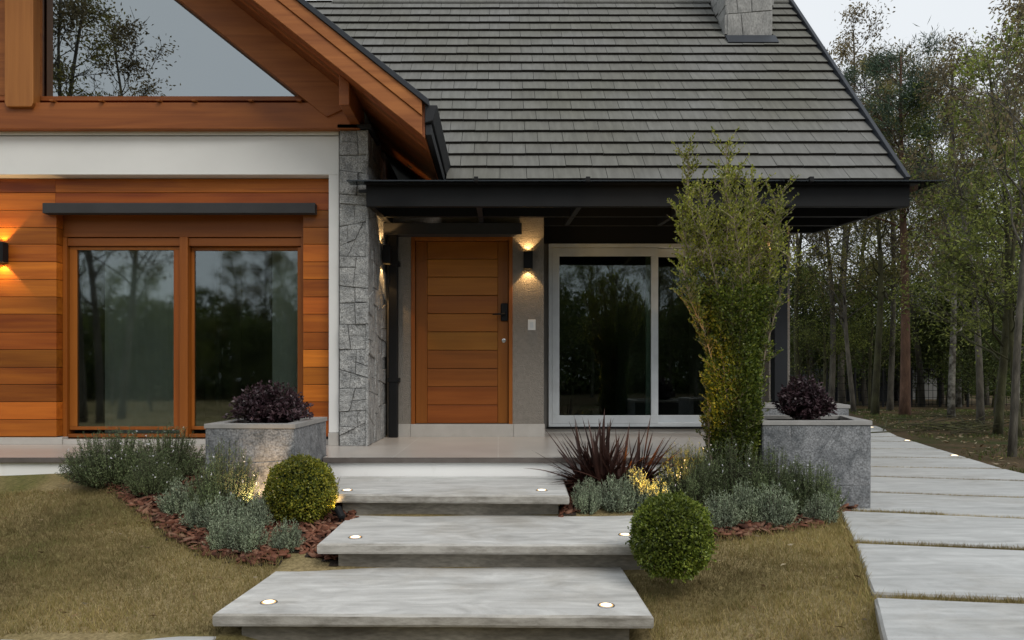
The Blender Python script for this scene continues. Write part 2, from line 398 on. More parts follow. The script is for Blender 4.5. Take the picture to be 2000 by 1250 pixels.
def deck_mat():
    m, n, b, o = new_mat('terrace_porcelain')
    t = N(n, 'TexCoord')
    br = N(n, 'TexBrick'); br.offset = 0; br.squash = 1
    br.inputs['Color1'].default_value = (.46, .42, .38, 1); br.inputs['Color2'].default_value = (.49, .45, .41, 1); br.inputs['Mortar'].default_value = (.62, .60, .57, 1)
    br.inputs['Scale'].default_value = 1; br.inputs['Mortar Size'].default_value = .003; br.inputs['Brick Width'].default_value = .9; br.inputs['Row Height'].default_value = .9
    mp = N(n, 'Mapping'); n.links.new(t.outputs['Object'], mp.inputs[0]); n.links.new(mp.outputs[0], br.inputs[0])
    mp.inputs['Location'].default_value = (0, -6.13 + .9, 0)
    nz = N(n, 'TexNoise', Scale=2.5, Detail=6.0); n.links.new(t.outputs['Object'], nz.inputs[0])
    c = ramp(n, [(.3, (.92, .92, .92)), (.7, (1.05, 1.05, 1.05))]); n.links.new(nz.outputs[0], c.inputs[0])
    n.links.new(mixc(n, 1.0, br.outputs[0], c.outputs[0], 'MULTIPLY'), b.inputs['Base Color'])
    b.inputs['Roughness'].default_value = .28; b.inputs['Specular IOR Level'].default_value = .5
    return m
M['deck'] = deck_mat()
M['nosing'] = noisy('nosing_edge', (.10, .085, .075), (.15, .13, .12), 6, 5, .6, .1, .002)

def ground_mat():
    m, n, b, o = new_mat('ground_turf')
    t = N(n, 'TexCoord')
    n1 = N(n, 'TexNoise', Scale=.9, Detail=5.0, Distortion=.6); n.links.new(t.outputs['Object'], n1.inputs[0])
    c1 = ramp(n, [(.30, (.11, .115, .036)), (.44, (.22, .175, .085)), (.58, (.31, .245, .135)), (.72, (.24, .18, .095)), (.82, (.15, .14, .05))]); n.links.new(n1.outputs[0], c1.inputs[0])
    n2 = N(n, 'TexNoise', Scale=38.0, Detail=6.0, Roughness=.7); n.links.new(t.outputs['Object'], n2.inputs[0])
    c2 = ramp(n, [(.3, (.55, .55, .5)), (.7, (1.35, 1.35, 1.3))]); n.links.new(n2.outputs[0], c2.inputs[0])
    lawn = mixc(n, 1.0, c1.outputs[0], c2.outputs[0], 'MULTIPLY')
    n3 = N(n, 'TexNoise', Scale=.55, Detail=6.0, Roughness=.65); n.links.new(t.outputs['Object'], n3.inputs[0])
    c3 = ramp(n, [(.36, (.035, .045, .012)), (.48, (.065, .048, .026)), (.62, (.10, .07, .042)), (.75, (.055, .058, .018))]); n.links.new(n3.outputs[0], c3.inputs[0])
    wood_ = mixc(n, 1.0, c3.outputs[0], c2.outputs[0], 'MULTIPLY')
    # woodland floor starts right of the slab path
    sp = N(n, 'SeparateXYZ'); n.links.new(t.outputs['Object'], sp.inputs[0])
    ma = N(n, 'Math', operation='MULTIPLY_ADD'); ma.inputs[1].default_value = -.30; n.links.new(sp.outputs[1], ma.inputs[0]); n.links.new(sp.outputs[0], ma.inputs[2])
    mr = N(n, 'MapRange'); mr.inputs[1].default_value = 2.6; mr.inputs[2].default_value = 3.4; n.links.new(ma.outputs[0], mr.inputs[0])
    gt = N(n, 'MapRange'); gt.inputs[1].default_value = 8.8; gt.inputs[2].default_value = 9.6; n.links.new(sp.outputs[1], gt.inputs[0])
    mxm = N(n, 'Math', operation='MAXIMUM'); n.links.new(mr.outputs[0], mxm.inputs[0]); n.links.new(gt.outputs[0], mxm.inputs[1])
    n.links.new(mixc(n, mxm.outputs[0], lawn, wood_), b.inputs['Base Color'])
    b.inputs['Roughness'].default_value = .95; b.inputs['Specular IOR Level'].default_value = .1
    bump(n, b, n2.outputs[0], .8, .02); return m
M['ground'] = ground_mat()

# ------------------------------------------------------------------ terrain
def sstep(a, b, x):
    t = np.clip((np.asarray(x, float) - a) / (b - a), 0, 1); return t*t*(3-2*t)
def gz(x, y):
    x = np.asarray(x, float); y = np.asarray(y, float)
    zl = np.interp(y, [-10, 2, 3, 3.5, 4.42, 5.2, 6.13, 7.5], [-.72, -.70, -.665, -.62, -.49, -.33, -.14, -.14])
    k = sstep(.95, 2.0, x)
    z = zl*(1-k) + (-.372)*k
    z = z - .13*sstep(-1.62, -1.42, x)*(1-sstep(.5, .72, x))*sstep(5.35, 5.6, y)
    z = z - .14*sstep(-1.25, -1.1, x)*(1-sstep(.6, .78, x))*(1-sstep(4.0, 4.3, y))*sstep(3.1, 3.4, y)
    far = sstep(9, 14, y); z = z*(1-far) + (-.372)*far
    bumpy = .012*np.sin(x*1.7+.3)*np.cos(y*2.1) + .006*np.sin(x*5.1+y*3.3)
    wild = sstep(6.5, 9.5, x - .25*(y-7))
    bumpy = bumpy*(1-sstep(1.2, 2.0, x)*(1-wild)) + wild*.06*np.sin(x*.9+1.7*y)*np.cos(.7*y-x)
    return z + bumpy*np.where((x > 1.4) & (wild < .05), .15, 1)
def gzf(x, y): return float(gz(x, y))
def hit(px, py):
    """the point of the terrain seen at a pixel of the photograph"""
    D = 2.0
    while D < 60:
        x, z = X(px, D), Z(py, D)
        if z <= gzf(x, D): break
        D += .01
    return X(px, D), D, gzf(X(px, D), D)

def build_ground():
    xs = np.unique(np.concatenate([np.linspace(-300, -12, 20), np.arange(-12, 14, .12), np.linspace(14, 300, 26)]))
    ys = np.unique(np.concatenate([np.linspace(-300, -4, 20), np.arange(-4, 9, .12), np.arange(9, 40, .6), np.linspace(40, 600, 24)]))
    XX, YY = np.meshgrid(xs, ys); ZZ = gz(XX, YY)
    inside = (YY > 7.0) & (XX < 3.3) & (YY < 14)
    ZZ = np.where(inside, -.3, ZZ)
    V = np.stack([XX, YY, ZZ], -1).reshape(-1, 3); nx = len(xs)
    i = np.arange(len(ys)-1)[:, None]*nx + np.arange(nx-1)[None, :]
    Fc = np.stack([i, i+1, i+nx+1, i+nx], -1).reshape(-1, 4)
    return tag(mesh_obj('ground', V, Fc, M['ground'], smooth=True), kind='structure')
build_ground()

# ------------------------------------------------------------------ terrace
DE, DOORY, WINY, WY, PY = 6.13, 8.30, 8.85, 7.20, 7.13
PX0, PX1 = X(662, PY), X(720, PY)          # stone pier
pl0, pl1, plf, plb = X(398, 5.3), X(577, 5.3), 5.30, 6.295   # left planter
deck_poly = [(-10, DE), (pl0-.004, DE), (pl0-.004, plb+.004), (pl1+.004, plb+.004), (pl1+.004, DE), (2.15, DE), (2.15, 7.0), (3.5, 7.0), (3.5, WINY), (-10, WINY)]
top_poly = [(-10, DE-.03), (pl0-.004, DE-.03), (pl0-.004, plb+.004), (pl1+.004, plb+.004), (pl1+.004, DE-.03), (2.15, DE-.03), (2.15, 7.0), (3.5, 7.0), (3.5, WINY), (-10, WINY)]
tr = thing('terrace', None, None, (0, 6.13, 0)); tag(tr, kind='structure')
MB().prism(deck_poly, -.55, -.045, 'z').build('terrace_base', M['white_dirty'], tr)
MB().prism(top_poly, -.045, -.004, 'z').build('terrace_nosing', M['nosing'], tr, bevel=.004)
o = mesh_obj('terrace_tiles', [(p[0], p[1], 0) for p in top_poly], [list(range(len(top_poly)))], M['deck'])
o.parent = tr; o.matrix_parent_inverse = Matrix.Translation(-origin(tr))

# ------------------------------------------------------------------ house
house = thing('house', 'wood, white render and grey stone house with tiled roof and timber gable', 'house', (0, 8.3, 0))

def part(mb, name, mat, parent=None, bevel=0, **k):
    return mb.build(name, mat, parent or house, bevel=bevel, **k)

# main stucco walls
dx0, dx1 = X(803, DOORY), X(1001, DOORY); dz0, dz1 = .148, Z(461, DOORY)
w = MB()
w.box(PX1+.002, dx0, DOORY, DOORY+.2, 0, 2.95); w.box(dx1, .528, DOORY, WINY+.2, 0, 2.95); w.box(dx0, dx1, DOORY, DOORY+.2, dz1, 2.95); w.box(dx0, dx1, DOORY+.001, DOORY+.2, 0, dz0)
part(w, 'stucco_wall', M['stucco'])
wx0, wx1 = X(1071, WINY), X(1487, WINY); wz0, wz1 = Z(833, WINY), Z(477, WINY)
w = MB(); w.box(.530, wx0, WINY, WINY+.2, 0, 2.95); w.box(wx0, wx1, WINY, WINY+.2, wz1, 2.95); w.box(wx0, wx1, WINY, WINY+.2, 0, wz0)
part(w, 'recessed_wall', M['stucco_plain'])
w = MB(); w.box(wx1, 3.5, 8.6, 13.5, -.3, 2.95); w.box(-9.0, 3.5, 13.5, 13.7, -.3, 2.95)
part(w, 'end_wall', M['stucco'])
w = MB()
bx = [X(776, DOORY), X(802, DOORY), X(1003, DOORY), X(1064, DOORY)]
for a, b in zip(bx[:-1], bx[1:]): w.box(a+.0015, b-.0015, DOORY-.022, DOORY, 0, .148)
w.box(.56, wx0+2.6, WINY-.015, WINY, 0, .055)
part(w, 'baseboard', M['baseboard'], bevel=.002)
# interior
w = MB(); w.box(-1.2, 3.4, 12.2, 12.3, 0, 2.9); w.box(-1.2, 3.4, WINY+.21, 12.2, -.05, 0.02); w.box(-1.2, 3.2, WINY+.21, 12.2, 2.7, 2.75)
w.box(1.7, 2.1, 10.2, 10.4, .02, 2.7)
part(w, 'interior_room', M['interior_dark'])

# door
dr = part(MB().box(dx0+.0, dx0+.045, DOORY-.012, DOORY+.14, dz0, dz1).box(dx1-.045, dx1, DOORY-.012, DOORY+.14, dz0, dz1).box(dx0+.045, dx1-.045, DOORY-.012, DOORY+.14, dz1-.05, dz1), 'door', M['frame_wood'], bevel=.004)
lx0, lx1, lz0, lz1 = dx0+.05, dx1-.05, dz0+.006, dz1-.055
sx0, sx1 = X(834, DOORY), X(972, DOORY)
part(MB().box(lx0, sx0-.002, DOORY+.035, DOORY+.08, lz0, lz1).box(sx1+.002, lx1, DOORY+.035, DOORY+.08, lz0, lz1), 'stile', M['door_stile'], dr, bevel=.003)
w = MB(); ys_ = [471, 506, 541, 577, 612.5, 648, 684, 720, 755.5, 791, 827]
for k_, (a, b) in enumerate(zip(ys_[:-1], ys_[1:])):
    w.mi = 1 if k_ > 5 else 0
    w.box(sx0, sx1, DOORY+.040, DOORY+.075, max(lz0, Z(b, DOORY+.04)+.003), min(lz1, Z(a, DOORY+.04)-.003))
part(w, 'door_panel', [M['door_wood'], M['door_wood_red']], dr, bevel=.004)
part(MB().box(lx0+.01, lx1-.01, DOORY+.076, DOORY+.1, lz0+.01, lz1-.01), 'door_core', M['frame_wood'], dr)
hx0, hx1 = X(978, DOORY), X(992, DOORY)
hb = part(MB().box(hx0, hx1, DOORY-.0, DOORY+.034, Z(627, DOORY), Z(592, DOORY)), 'door_handle', M['black'], dr, bevel=.012, seg=3)
h = MB(); zc = Z(614, DOORY); h.tube([((hx0+hx1)/2, DOORY, zc), ((hx0+hx1)/2, DOORY-.05, zc), (X(976, DOORY), DOORY-.055, zc), (X(962, DOORY), DOORY-.055, zc-.004)], [.012, .012, .011, .009], 10)
mesh_obj('handle_lever', h.v, h.f, M['black'], dr, smooth=True)
part(MB().lathe([(.024, 0), (.024, .006), (.014, .009), (.012, .014)], (X(984, DOORY), DOORY+.035, Z(665, DOORY)), 20, 'y'), 'lock_cylinder', M['steel'], dr)
part(MB().box(X(750, 8.16), X(1019, 8.16), 8.14, DOORY-.001, Z(458.5, 8.16), Z(436, 8.16)), 'roller_box', M['darkbox'], bevel=.004)
d = MB(); d.box(X(760, 8.2), X(777, 8.2), 8.16, 8.26, 0, Z(441, 8.2))
dp = part(d, 'downpipe', M['black'], bevel=.01)
for py in (515, 742): part(MB().box(X(758, 8.2), X(780, 8.2), 8.15, 8.299, Z(py+4, 8.2), Z(py-4, 8.2)), 'pipe_bracket', M['black'], dp, bevel=.002)
sw = part(MB().box(X(1031, DOORY), X(1046, DOORY), DOORY-.012, DOORY, Z(645, DOORY), Z(624, DOORY)), 'light_switch', M['switch'], bevel=.004)
part(MB().box(X(1035, DOORY), X(1042, DOORY), DOORY-.017, DOORY-.0125, Z(640, DOORY), Z(629, DOORY)), 'rocker', M['pvc'], sw, bevel=.002)

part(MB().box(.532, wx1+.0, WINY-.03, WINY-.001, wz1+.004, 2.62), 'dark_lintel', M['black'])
# white sliding window
sw_ = MB()
fw = .05
sw_.box(wx0, wx1, WINY-.045, WINY+.1, wz0, wz0+fw).box(wx0, wx1, WINY-.045, WINY+.1, wz1-fw, wz1).box(wx0, wx0+fw, WINY-.045, WINY+.1, wz0+fw, wz1-fw).box(wx1-fw, wx1, WINY-.045, WINY+.1, wz0+fw, wz1-fw)
swin = part(sw_, 'sliding_window', M['pvc'], bevel=.004)
def sash(x0, x1, z0, z1, y0, y1, t, name, mat, parent, pane_mat, tb=None):
    tb = tb or t
    s = MB(); s.box(x0, x1, y0, y1, z0, z0+tb).box(x0, x1, y0, y1, z1-tb, z1).box(x0, x0+t, y0, y1, z0+tb, z1-tb).box(x1-t, x1, y0, y1, z0+tb, z1-tb)
    so_ = part(s, name, mat, parent, bevel=.004)
    ym = (y0+y1)/2
    return so_, part(MB().box(x0+t-.004, x1-t+.004, ym-.004, ym+.004, z0+tb-.004, z1-tb+.004), 'window_pane', pane_mat, parent)
s1, _ = sash(X(1078, WINY), X(1284, WINY), wz0+.04, wz1-.055, WINY-.05, WINY-.005, .088, 'window_sash', M['pvc'], swin, M['glass_door'], .10)
s2, _ = sash(X(1262, WINY), wx1-.04, wz0+.04, wz1-.055, WINY+.01, WINY+.055, .088, 'window_sash', M['pvc'], swin, M['glass_door'], .10)
part(MB().box(wx0-.02, wx1+.02, WINY-.06, WINY+.05, wz0-.02, wz0-.001), 'window_sill', M['black'], swin)

# ---- timber wing
AP = X(40, 7.1)                     # gable apex x
def mirror_x(x): return 2*AP - x
def sof(x): return 2.846 + .8*(-.677 - x) if x > AP else 2.846 + .8*(-.677 - mirror_x(x))
WPY = 7.33
XR = X(642, WPY)
# planks
w = MB()
rows = [348.5, 376.5, 410.5, 444, 477, 511.5, 545.7, 580, 613.6, 649, 683, 717.5, 751, 785, 819.6, 853]
lx = X(110, WPY); rx = X(592, WPY)
for i, (a, b) in enumerate(zip(rows[:-1], rows[1:])):
    z1_, z0_ = Z(a, WPY)-.0025, Z(b, WPY)+.0025
    for (x0, x1, xm) in ((-6.6, lx, True), (rx, XR, False)):
        if i < 2: continue
        w.box(x0, x1, WPY, WPY+.16, z0_, z1_)
    if i < 2:
        w.box(-6.6, X(108, WPY)-.001, WPY, WPY+.16, z0_, z1_); w.box(X(108, WPY)+.001, XR, WPY, WPY+.16, z0_, z1_)
part(w, 'plank_wall', M['plank'], bevel=.003)
part(MB().box(-6.6, lx, WPY+.161, WPY+.2, .05, Z(348, WPY)).box(rx, XR, WPY+.161, WPY+.2, .05, Z(348, WPY)).box(lx, rx, WPY+.161, WPY+.2, Z(412, WPY), Z(348, WPY)), 'wing_inner_wall', M['interior'])
# white render portal
w = MB()
zt, zb = Z(253, WY), Z(341, WY)
wl = mirror_x(X(662, WY))
w.box(wl, X(662, WY), WY, WPY+.2, zb, Z(266, WY)).box(X(642, WY), X(662, WY), WY, WPY+.2, .13, zb).box(wl, wl+.1, WY, WPY+.2, .13, zb)
w.box(wl, X(662, WY)+.002, WY-.018, WPY+.2, Z(264, WY), zt)
part(w, 'white_portal', M['white'], bevel=.004)
w = MB(); w.box(X(641.5, WY), X(662, WY), WY-.012, WPY+.2, 0, .128); w.box(-6.6, X(122, WPY), WPY-.012, WPY+.1, 0, .072); w.box(X(122, WPY)+.002, X(640, WY), WPY+.0, WPY+.1, 0, .05)
part(w, 'wing_baseboard', M['baseboard'], bevel=.003)
# dark curtain rail box over the window
part(MB().box(X(85, 7.26), X(616, 7.26), 7.24, WPY-.002, Z(417, 7.26), Z(397, 7.26)), 'shutter_rail', M['darkbox'], bevel=.004)
# timber window
DW = 7.44
fz0 = .062; t0 = Z(420, DW)
w = MB()
w.box(lx+.002, rx-.002, DW, DW+.12, Z(463, DW), Z(411, DW))
tw = part(w, 'timber_window', M['frame_wood_h'], bevel=.004)
for (a, b, dd) in ((lx+.002, X(131, DW), .01), (X(352, DW), X(368, DW), .02), (X(588, DW), rx-.002, .01)):
    part(MB().box(a, b, DW-dd, DW+.14, fz0, Z(463.5, DW)), 'window_post', M['frame_wood'], tw, bevel=.004)
for a, b in ((X(131, DW)+.001, X(352, DW)-.001), (X(368, DW)+.001, X(588, DW)-.001)):
    part(MB().box(a, b, DW+.005, DW+.14, Z(480, DW), Z(465, DW)), 'head_rail', M['frame_wood_h'], tw, bevel=.003)
    part(MB().box(a, b, DW+.005, DW+.14, fz0, fz0+.035), 'bottom_rail', M['frame_wood_h'], tw, bevel=.003)
sash(X(132, DW), X(351, DW), Z(840, DW), Z(480.5, DW), DW+.03, DW+.075, .078, 'window_sash', M['frame_wood'], tw, M['glass_wing'], .035)
sash(X(368.5, DW), X(587.5, DW), Z(840, DW), Z(480.5, DW), DW+.06, DW+.105, .032, 'window_sash', M['frame_wood'], tw, M['glass_wing'], .035)
# right jamb of the right sash is wider in the photograph
part(MB().box(X(580, DW), X(587, DW), DW+.02, DW+.058, Z(838, DW), Z(482, DW)), 'sash_stile', M['frame_wood'], tw, bevel=.002)
# wing interior
w = MB(); w.box(-6.6, -1.62, 11.4, 11.5, 0, 2.75); w.box(-6.7, -6.6, 7.55, 11.4, 0, 2.75); w.box(-1.70, -1.62, 7.55, 11.4, 0, 2.75)
w.box(-6.6, -1.7, 7.55, 11.4, -.05, .05); w.box(-6.6, -1.7, 7.54, 11.4, 2.76, 2.8)
part(w, 'wing_room', M['interior'])
cm = MB()
def curtain(x0, x1, y):
    n = int((x1-x0)/.018); pts = [(x0 + (x1-x0)*i/n, y + .007*math.sin(i*.9) + .006*math.sin(i*.23)) for i in range(n+1)]
    V = [(p[0], p[1], .06) for p in pts] + [(p[0], p[1], 2.6) for p in pts]
    cm.add(V, [(i, i+1, n+2+i, n+1+i) for i in range(n)])
curtain(X(205, 7.8), X(356, 7.8), 7.8); curtain(X(532, 7.8), X(600, 7.8), 7.8)
part(cm, 'curtain', M['curtain'], smooth=True)
w = MB(); w.box(X(420, 9.2), X(428, 9.2), 9.2, 9.3, .05, 2.7); w.box(X(470, 10.6), X(530, 10.6), 10.6, 11.3, .05, 2.3); w.box(X(210, 9), X(350, 9), 8.9, 9.8, .05, .55)
part(w, 'room_furniture', M['interior_dark'], bevel=.01)

# gable
def slope_band(x0, x1, off0, off1, y0, y1, mb):
    """a board along the right-hand (and mirrored left-hand) roof slope between two vertical offsets from the soffit line"""
    poly = [(x0, sof(x0)+off0), (x1, sof(x1)+off0), (x1, sof(x1)+off1), (x0, sof(x0)+off1)]
    mb.prism(poly, y0, y1, 'y'); return mb
gp = thing('gable', None, None); gp.parent = house; gp.location = (AP, 7.2 - 8.3, 3.2)
GD = 7.22
gb = Z(190, GD); gxr = X(585, GD); gxl = X(83, GD); sl_ = .834
part(MB().prism([(gxl-.02, gb-.02), (gxr+.06, gb-.02), (gxl-.02, gb-.02 + sl_*(gxr+.06-gxl+.02))], GD, GD+.012, 'y'), 'gable_pane', M['glass_gable'], gp)
mx_ = lambda P: [(mirror_x(p[0]), p[1]) for p in reversed(P)]
part(MB().prism(mx_([(gxl-.02, gb-.02), (gxr+.06, gb-.02), (gxl-.02, gb-.02 + sl_*(gxr+.06-gxl+.02))]), GD, GD+.012, 'y'), 'gable_pane', M['glass_gable'], gp)
w = MB()
def gf(P): w.prism(P, GD-.03, GD+.05, 'y'); w.prism(mx_(P), GD-.03, GD+.05, 'y')
gtop = gb + sl_*(gxr-gxl)
gf([(gxl-.08, gb-.045), (gxr+.09, gb-.045), (gxr, gb), (gxl-.08, gb)])
gf([(gxl-.08, gb), (gxl, gb), (gxl, gtop), (gxl-.08, gtop+.08)])
gf([(gxl, gtop), (gxr, gb), (gxr+.09, gb-.045), (gxl, gtop+.075)])
w.box(X(-8, 7.19), X(26, 7.19), GD-.034, GD+.054, gb+.002, gtop)
part(w, 'gable_frame', M['beam_wood'], gp, bevel=.003)
for px in (105, 200, 312, 381, 491, 585): part(MB().box(X(px-4, 7.1), X(px+4, 7.1), 7.06, GD-.03, Z(199.5, 7.1), Z(197, 7.1)), 'gable_clip', M['beam_wood'], gp)
# tie beam, king post, wall rafters
TB = 7.10
part(MB().prism([(mirror_x(X(690, TB)), Z(251.5, TB)), (X(703, TB), Z(251.5, TB)), (X(662, TB), Z(200, TB)), (mirror_x(X(662, TB)), Z(200, TB))], TB, TB+.18, 'y'), 'tie_beam', M['beam_wood'], gp, bevel=.005)
w = MB(); x0, x1 = X(12, 7.085), X(68, 7.085)
w.prism([(x0+.018, Z(210, 7.085)), (x1-.018, Z(210, 7.085)), (x1, Z(202, 7.085)), (x1, 5.85), (x0, 5.85), (x0, Z(202, 7.085))], 7.06, 7.17, 'y')
part(w, 'king_post', M['post_wood'], gp, bevel=.006)
for nm, sgn in (('gable_rafter', 1), ('gable_rafter', -1)):
    w = MB(); xa = X(640, 7.12); P = [(xa, sof(xa)-.40), (xa+.19, sof(xa+.19)-.16), (xa+.19, sof(xa+.19)-.003), (AP+.05, sof(AP+.05)-.003), (AP+.05, sof(AP+.05)-.42)]
    if sgn < 0: P = mx_(P)
    w.prism(P, 7.08, 7.24, 'y'); part(w, nm, M['barge_wood'] if sgn > 0 else M['barge_wood_l'], gp, bevel=.004)
w = MB(); w.prism([(mirror_x(-.9), 2.9), (-.9, 2.9), (AP, sof(AP)+.2)], 9.5, 9.52, 'y')
part(w, 'attic_wall', M['interior'], gp)

# wing roof
wr = thing('wing_roof', None, None); wr.parent = house; wr.location = (AP, 7.2 - 8.3, 3.2)
YF, YB = 6.44, 11.6
XE = -.68
w = MB()
nb = 22
for i in range(nb):                                  # soffit boards run up the slope, one beside the other
    y0 = YF + (8.6-YF)*i/nb; y1 = YF + (8.6-YF)*(i+1)/nb - .004
    for sg in (1, -1):
        P = [(XE, sof(XE)), (AP, sof(AP)), (AP, sof(AP)+.03), (XE, sof(XE)+.03)]
        w.prism(P if sg > 0 else mx_(P), y0, y1, 'y')
part(w, 'soffit', M['soffit_wood'], wr)
w = MB()
P = [(XE+.02, sof(XE)+.032), (AP, sof(AP)+.032), (AP, sof(AP)+.33), (XE+.02, sof(XE)+.33)]
w.prism(P, YF+.02, YB, 'y'); w.prism(mx_(P), YF+.02, YB, 'y')
part(w, 'roof_deck', M['tile'], wr)
for sg in (1, -1):
    w = MB(); f_ = (lambda P: P) if sg > 0 else mx_
    P = [(XE, sof(XE)-.0), (AP, sof(AP)-.0), (AP, sof(AP)+.168), (XE, sof(XE)+.168)]; w.prism(f_(P), 6.405, YF, 'y')
    P = [(XE, sof(XE)+.172), (AP, sof(AP)+.172), (AP, sof(AP)+.30), (XE, sof(XE)+.30)]; w.prism(f_(P), 6.39, YF, 'y')
    part(w, 'bargeboard', M['barge_wood'] if sg > 0 else M['barge_wood_l'], wr, bevel=.004)
    w = MB(); P = [(XE+.06, sof(XE+.06)+.303), (AP, sof(AP)+.303), (AP, sof(AP)+.36), (XE+.06, sof(XE+.06)+.36)]; w.prism(f_(P), 6.37, 6.60, 'y')
    part(w, 'verge_flashing', M['flash'], wr, bevel=.003)
    w = MB(); P = [(XE, sof(XE)+.001), (XE+.022, sof(XE)-.01), (XE+.022, sof(XE)+.31), (XE, sof(XE)+.31)]; w.prism(f_(P), YF+.001, 8.2, 'y')
    part(w, 'eave_board', M['soffit_wood'], wr)
    w = MB(); P = [(-.655, 2.96), (-.585, 2.98), (-.543, 3.12), (-.655, 3.12)]; w.prism(f_(P), 6.41, 8.33, 'y')
    P = [(-.655, 2.86), (-.60, 2.86), (-.60, 2.958), (-.655, 2.958)]; w.prism(f_(P), 6.44, 8.2, 'y')
    part(w, 'gutter', M['charcoal'], wr, bevel=.006)
    w = MB(); P = [(-1.466, 3.192), (-1.372, 3.192), (-1.372, 3.40), (-1.466, 3.475)]; w.prism(f_(P), 6.6, 8.4, 'y')
    part(w, 'purlin', M['beam_wood'], wr, bevel=.005)
g_ = MB(); g_.tube([(-.62, 7.95, 2.86), (-.62, 7.95, 2.78), (-.66, 8.05, 2.72)], .035, 10)
part(g_, 'gutter_outlet', M['black'], wr, smooth=False)
# wall between pier top and soffit, and wing side wall
w = MB(); w.box(-1.58, -1.32, 8.32, 11.5, 0, 3.3); w.box(-1.56, -1.36, 7.34, 8.31, 3.2, 3.5)
part(w, 'wing_side_wall', M['stucco_plain'])

# stone pier: irregular split stones set on a core
def split_poly(P, minA, rnd, out_):
    P = [np.array(p) for p in P]
    A = .5*abs(sum(P[i][0]*P[(i+1) % len(P)][1]-P[(i+1) % len(P)][0]*P[i][1] for i in range(len(P))))
    if A < minA*(.8+rnd.random()*1.4): out_.append(P); return
    mn = np.min(P, 0); mxx = np.max(P, 0); ext = mxx-mn
    ax = 0 if ext[0] > ext[1]*(.75+.3*rnd.random()) else 1
    c = mn + ext*(.5 + (rnd.random()-.5)*.36)
    ang = (rnd.random()-.5)*R(14) if rnd.random() < .75 else (rnd.random()-.5)*R(60)
    nrm = np.array([math.cos(ang), math.sin(ang)]) if ax == 0 else np.array([-math.sin(ang), math.cos(ang)])
    a, b = [], []
    for i in range(len(P)):
        p, q = P[i], P[(i+1) % len(P)]; dp_, dq = np.dot(p-c, nrm), np.dot(q-c, nrm)
        (a if dp_ >= 0 else b).append(p)
        if dp_*dq < 0:
            t = dp_/(dp_-dq); r_ = p+(q-p)*t; a.append(r_); b.append(r_)
    if len(a) < 3 or len(b) < 3: out_.append(P); return
    split_poly(a, minA, rnd, out_); split_poly(b, minA, rnd, out_)
def stones(mb, u0, u1, v0, v1, minA, f, joint=.0022, dmin=.010, dmax=.032, seed=1):
    rnd = random.Random(seed); cells = []
    split_poly([(u0, v0), (u1, v0), (u1, v1), (u0, v1)], minA, rnd, cells)
    for P in cells:
        c = sum(P)/len(P); rad = np.mean([np.linalg.norm(p-c) for p in P]); k = 1-joint/max(rad, .02); k2 = 1-(joint+.008)/max(rad, .03)
        d = dmin + (dmax-dmin)*rnd.random(); n = len(P)
        Q = [c+(p-c)*k for p in P]; T = [c+(p-c)*k2 for p in P]
        V = [f(q[0], q[1], 0) for q in Q] + [f(q[0], q[1], d*.6) for q in Q] + [f(q[0], q[1], d+(rnd.random()-.5)*.006) for q in T]
        Fc = [(i, (i+1) % n, n+(i+1) % n, n+i) for i in range(n)] + [(n+i, n+(i+1) % n, 2*n+(i+1) % n, 2*n+i) for i in range(n)] + [list(range(2*n, 3*n))]
        mb.add(V, Fc)
pt = Z(253, PY)
pier = part(MB().box(PX0+.03, PX1-.03, PY+.03, DOORY-.001, 0, pt), 'stone_pier', M['stone_joint'])
w = MB()
stones(w, PX0, PX1-.004, 0, pt, .026, lambda u, v, d: (u, PY+.03-d, v), seed=3)
stones(w, PY+.004, DOORY-.002, 0, pt, .045, lambda u, v, d: (PX1-.03+d, u, v), seed=8)
part(w, 'stone_cladding', M['stone'], pier)
part(MB().box(PX0-.012, PX1+.03, PY-.03, PY+.5, pt+.002, pt+.045), 'pier_cap', M['charcoal'], pier, bevel=.004)

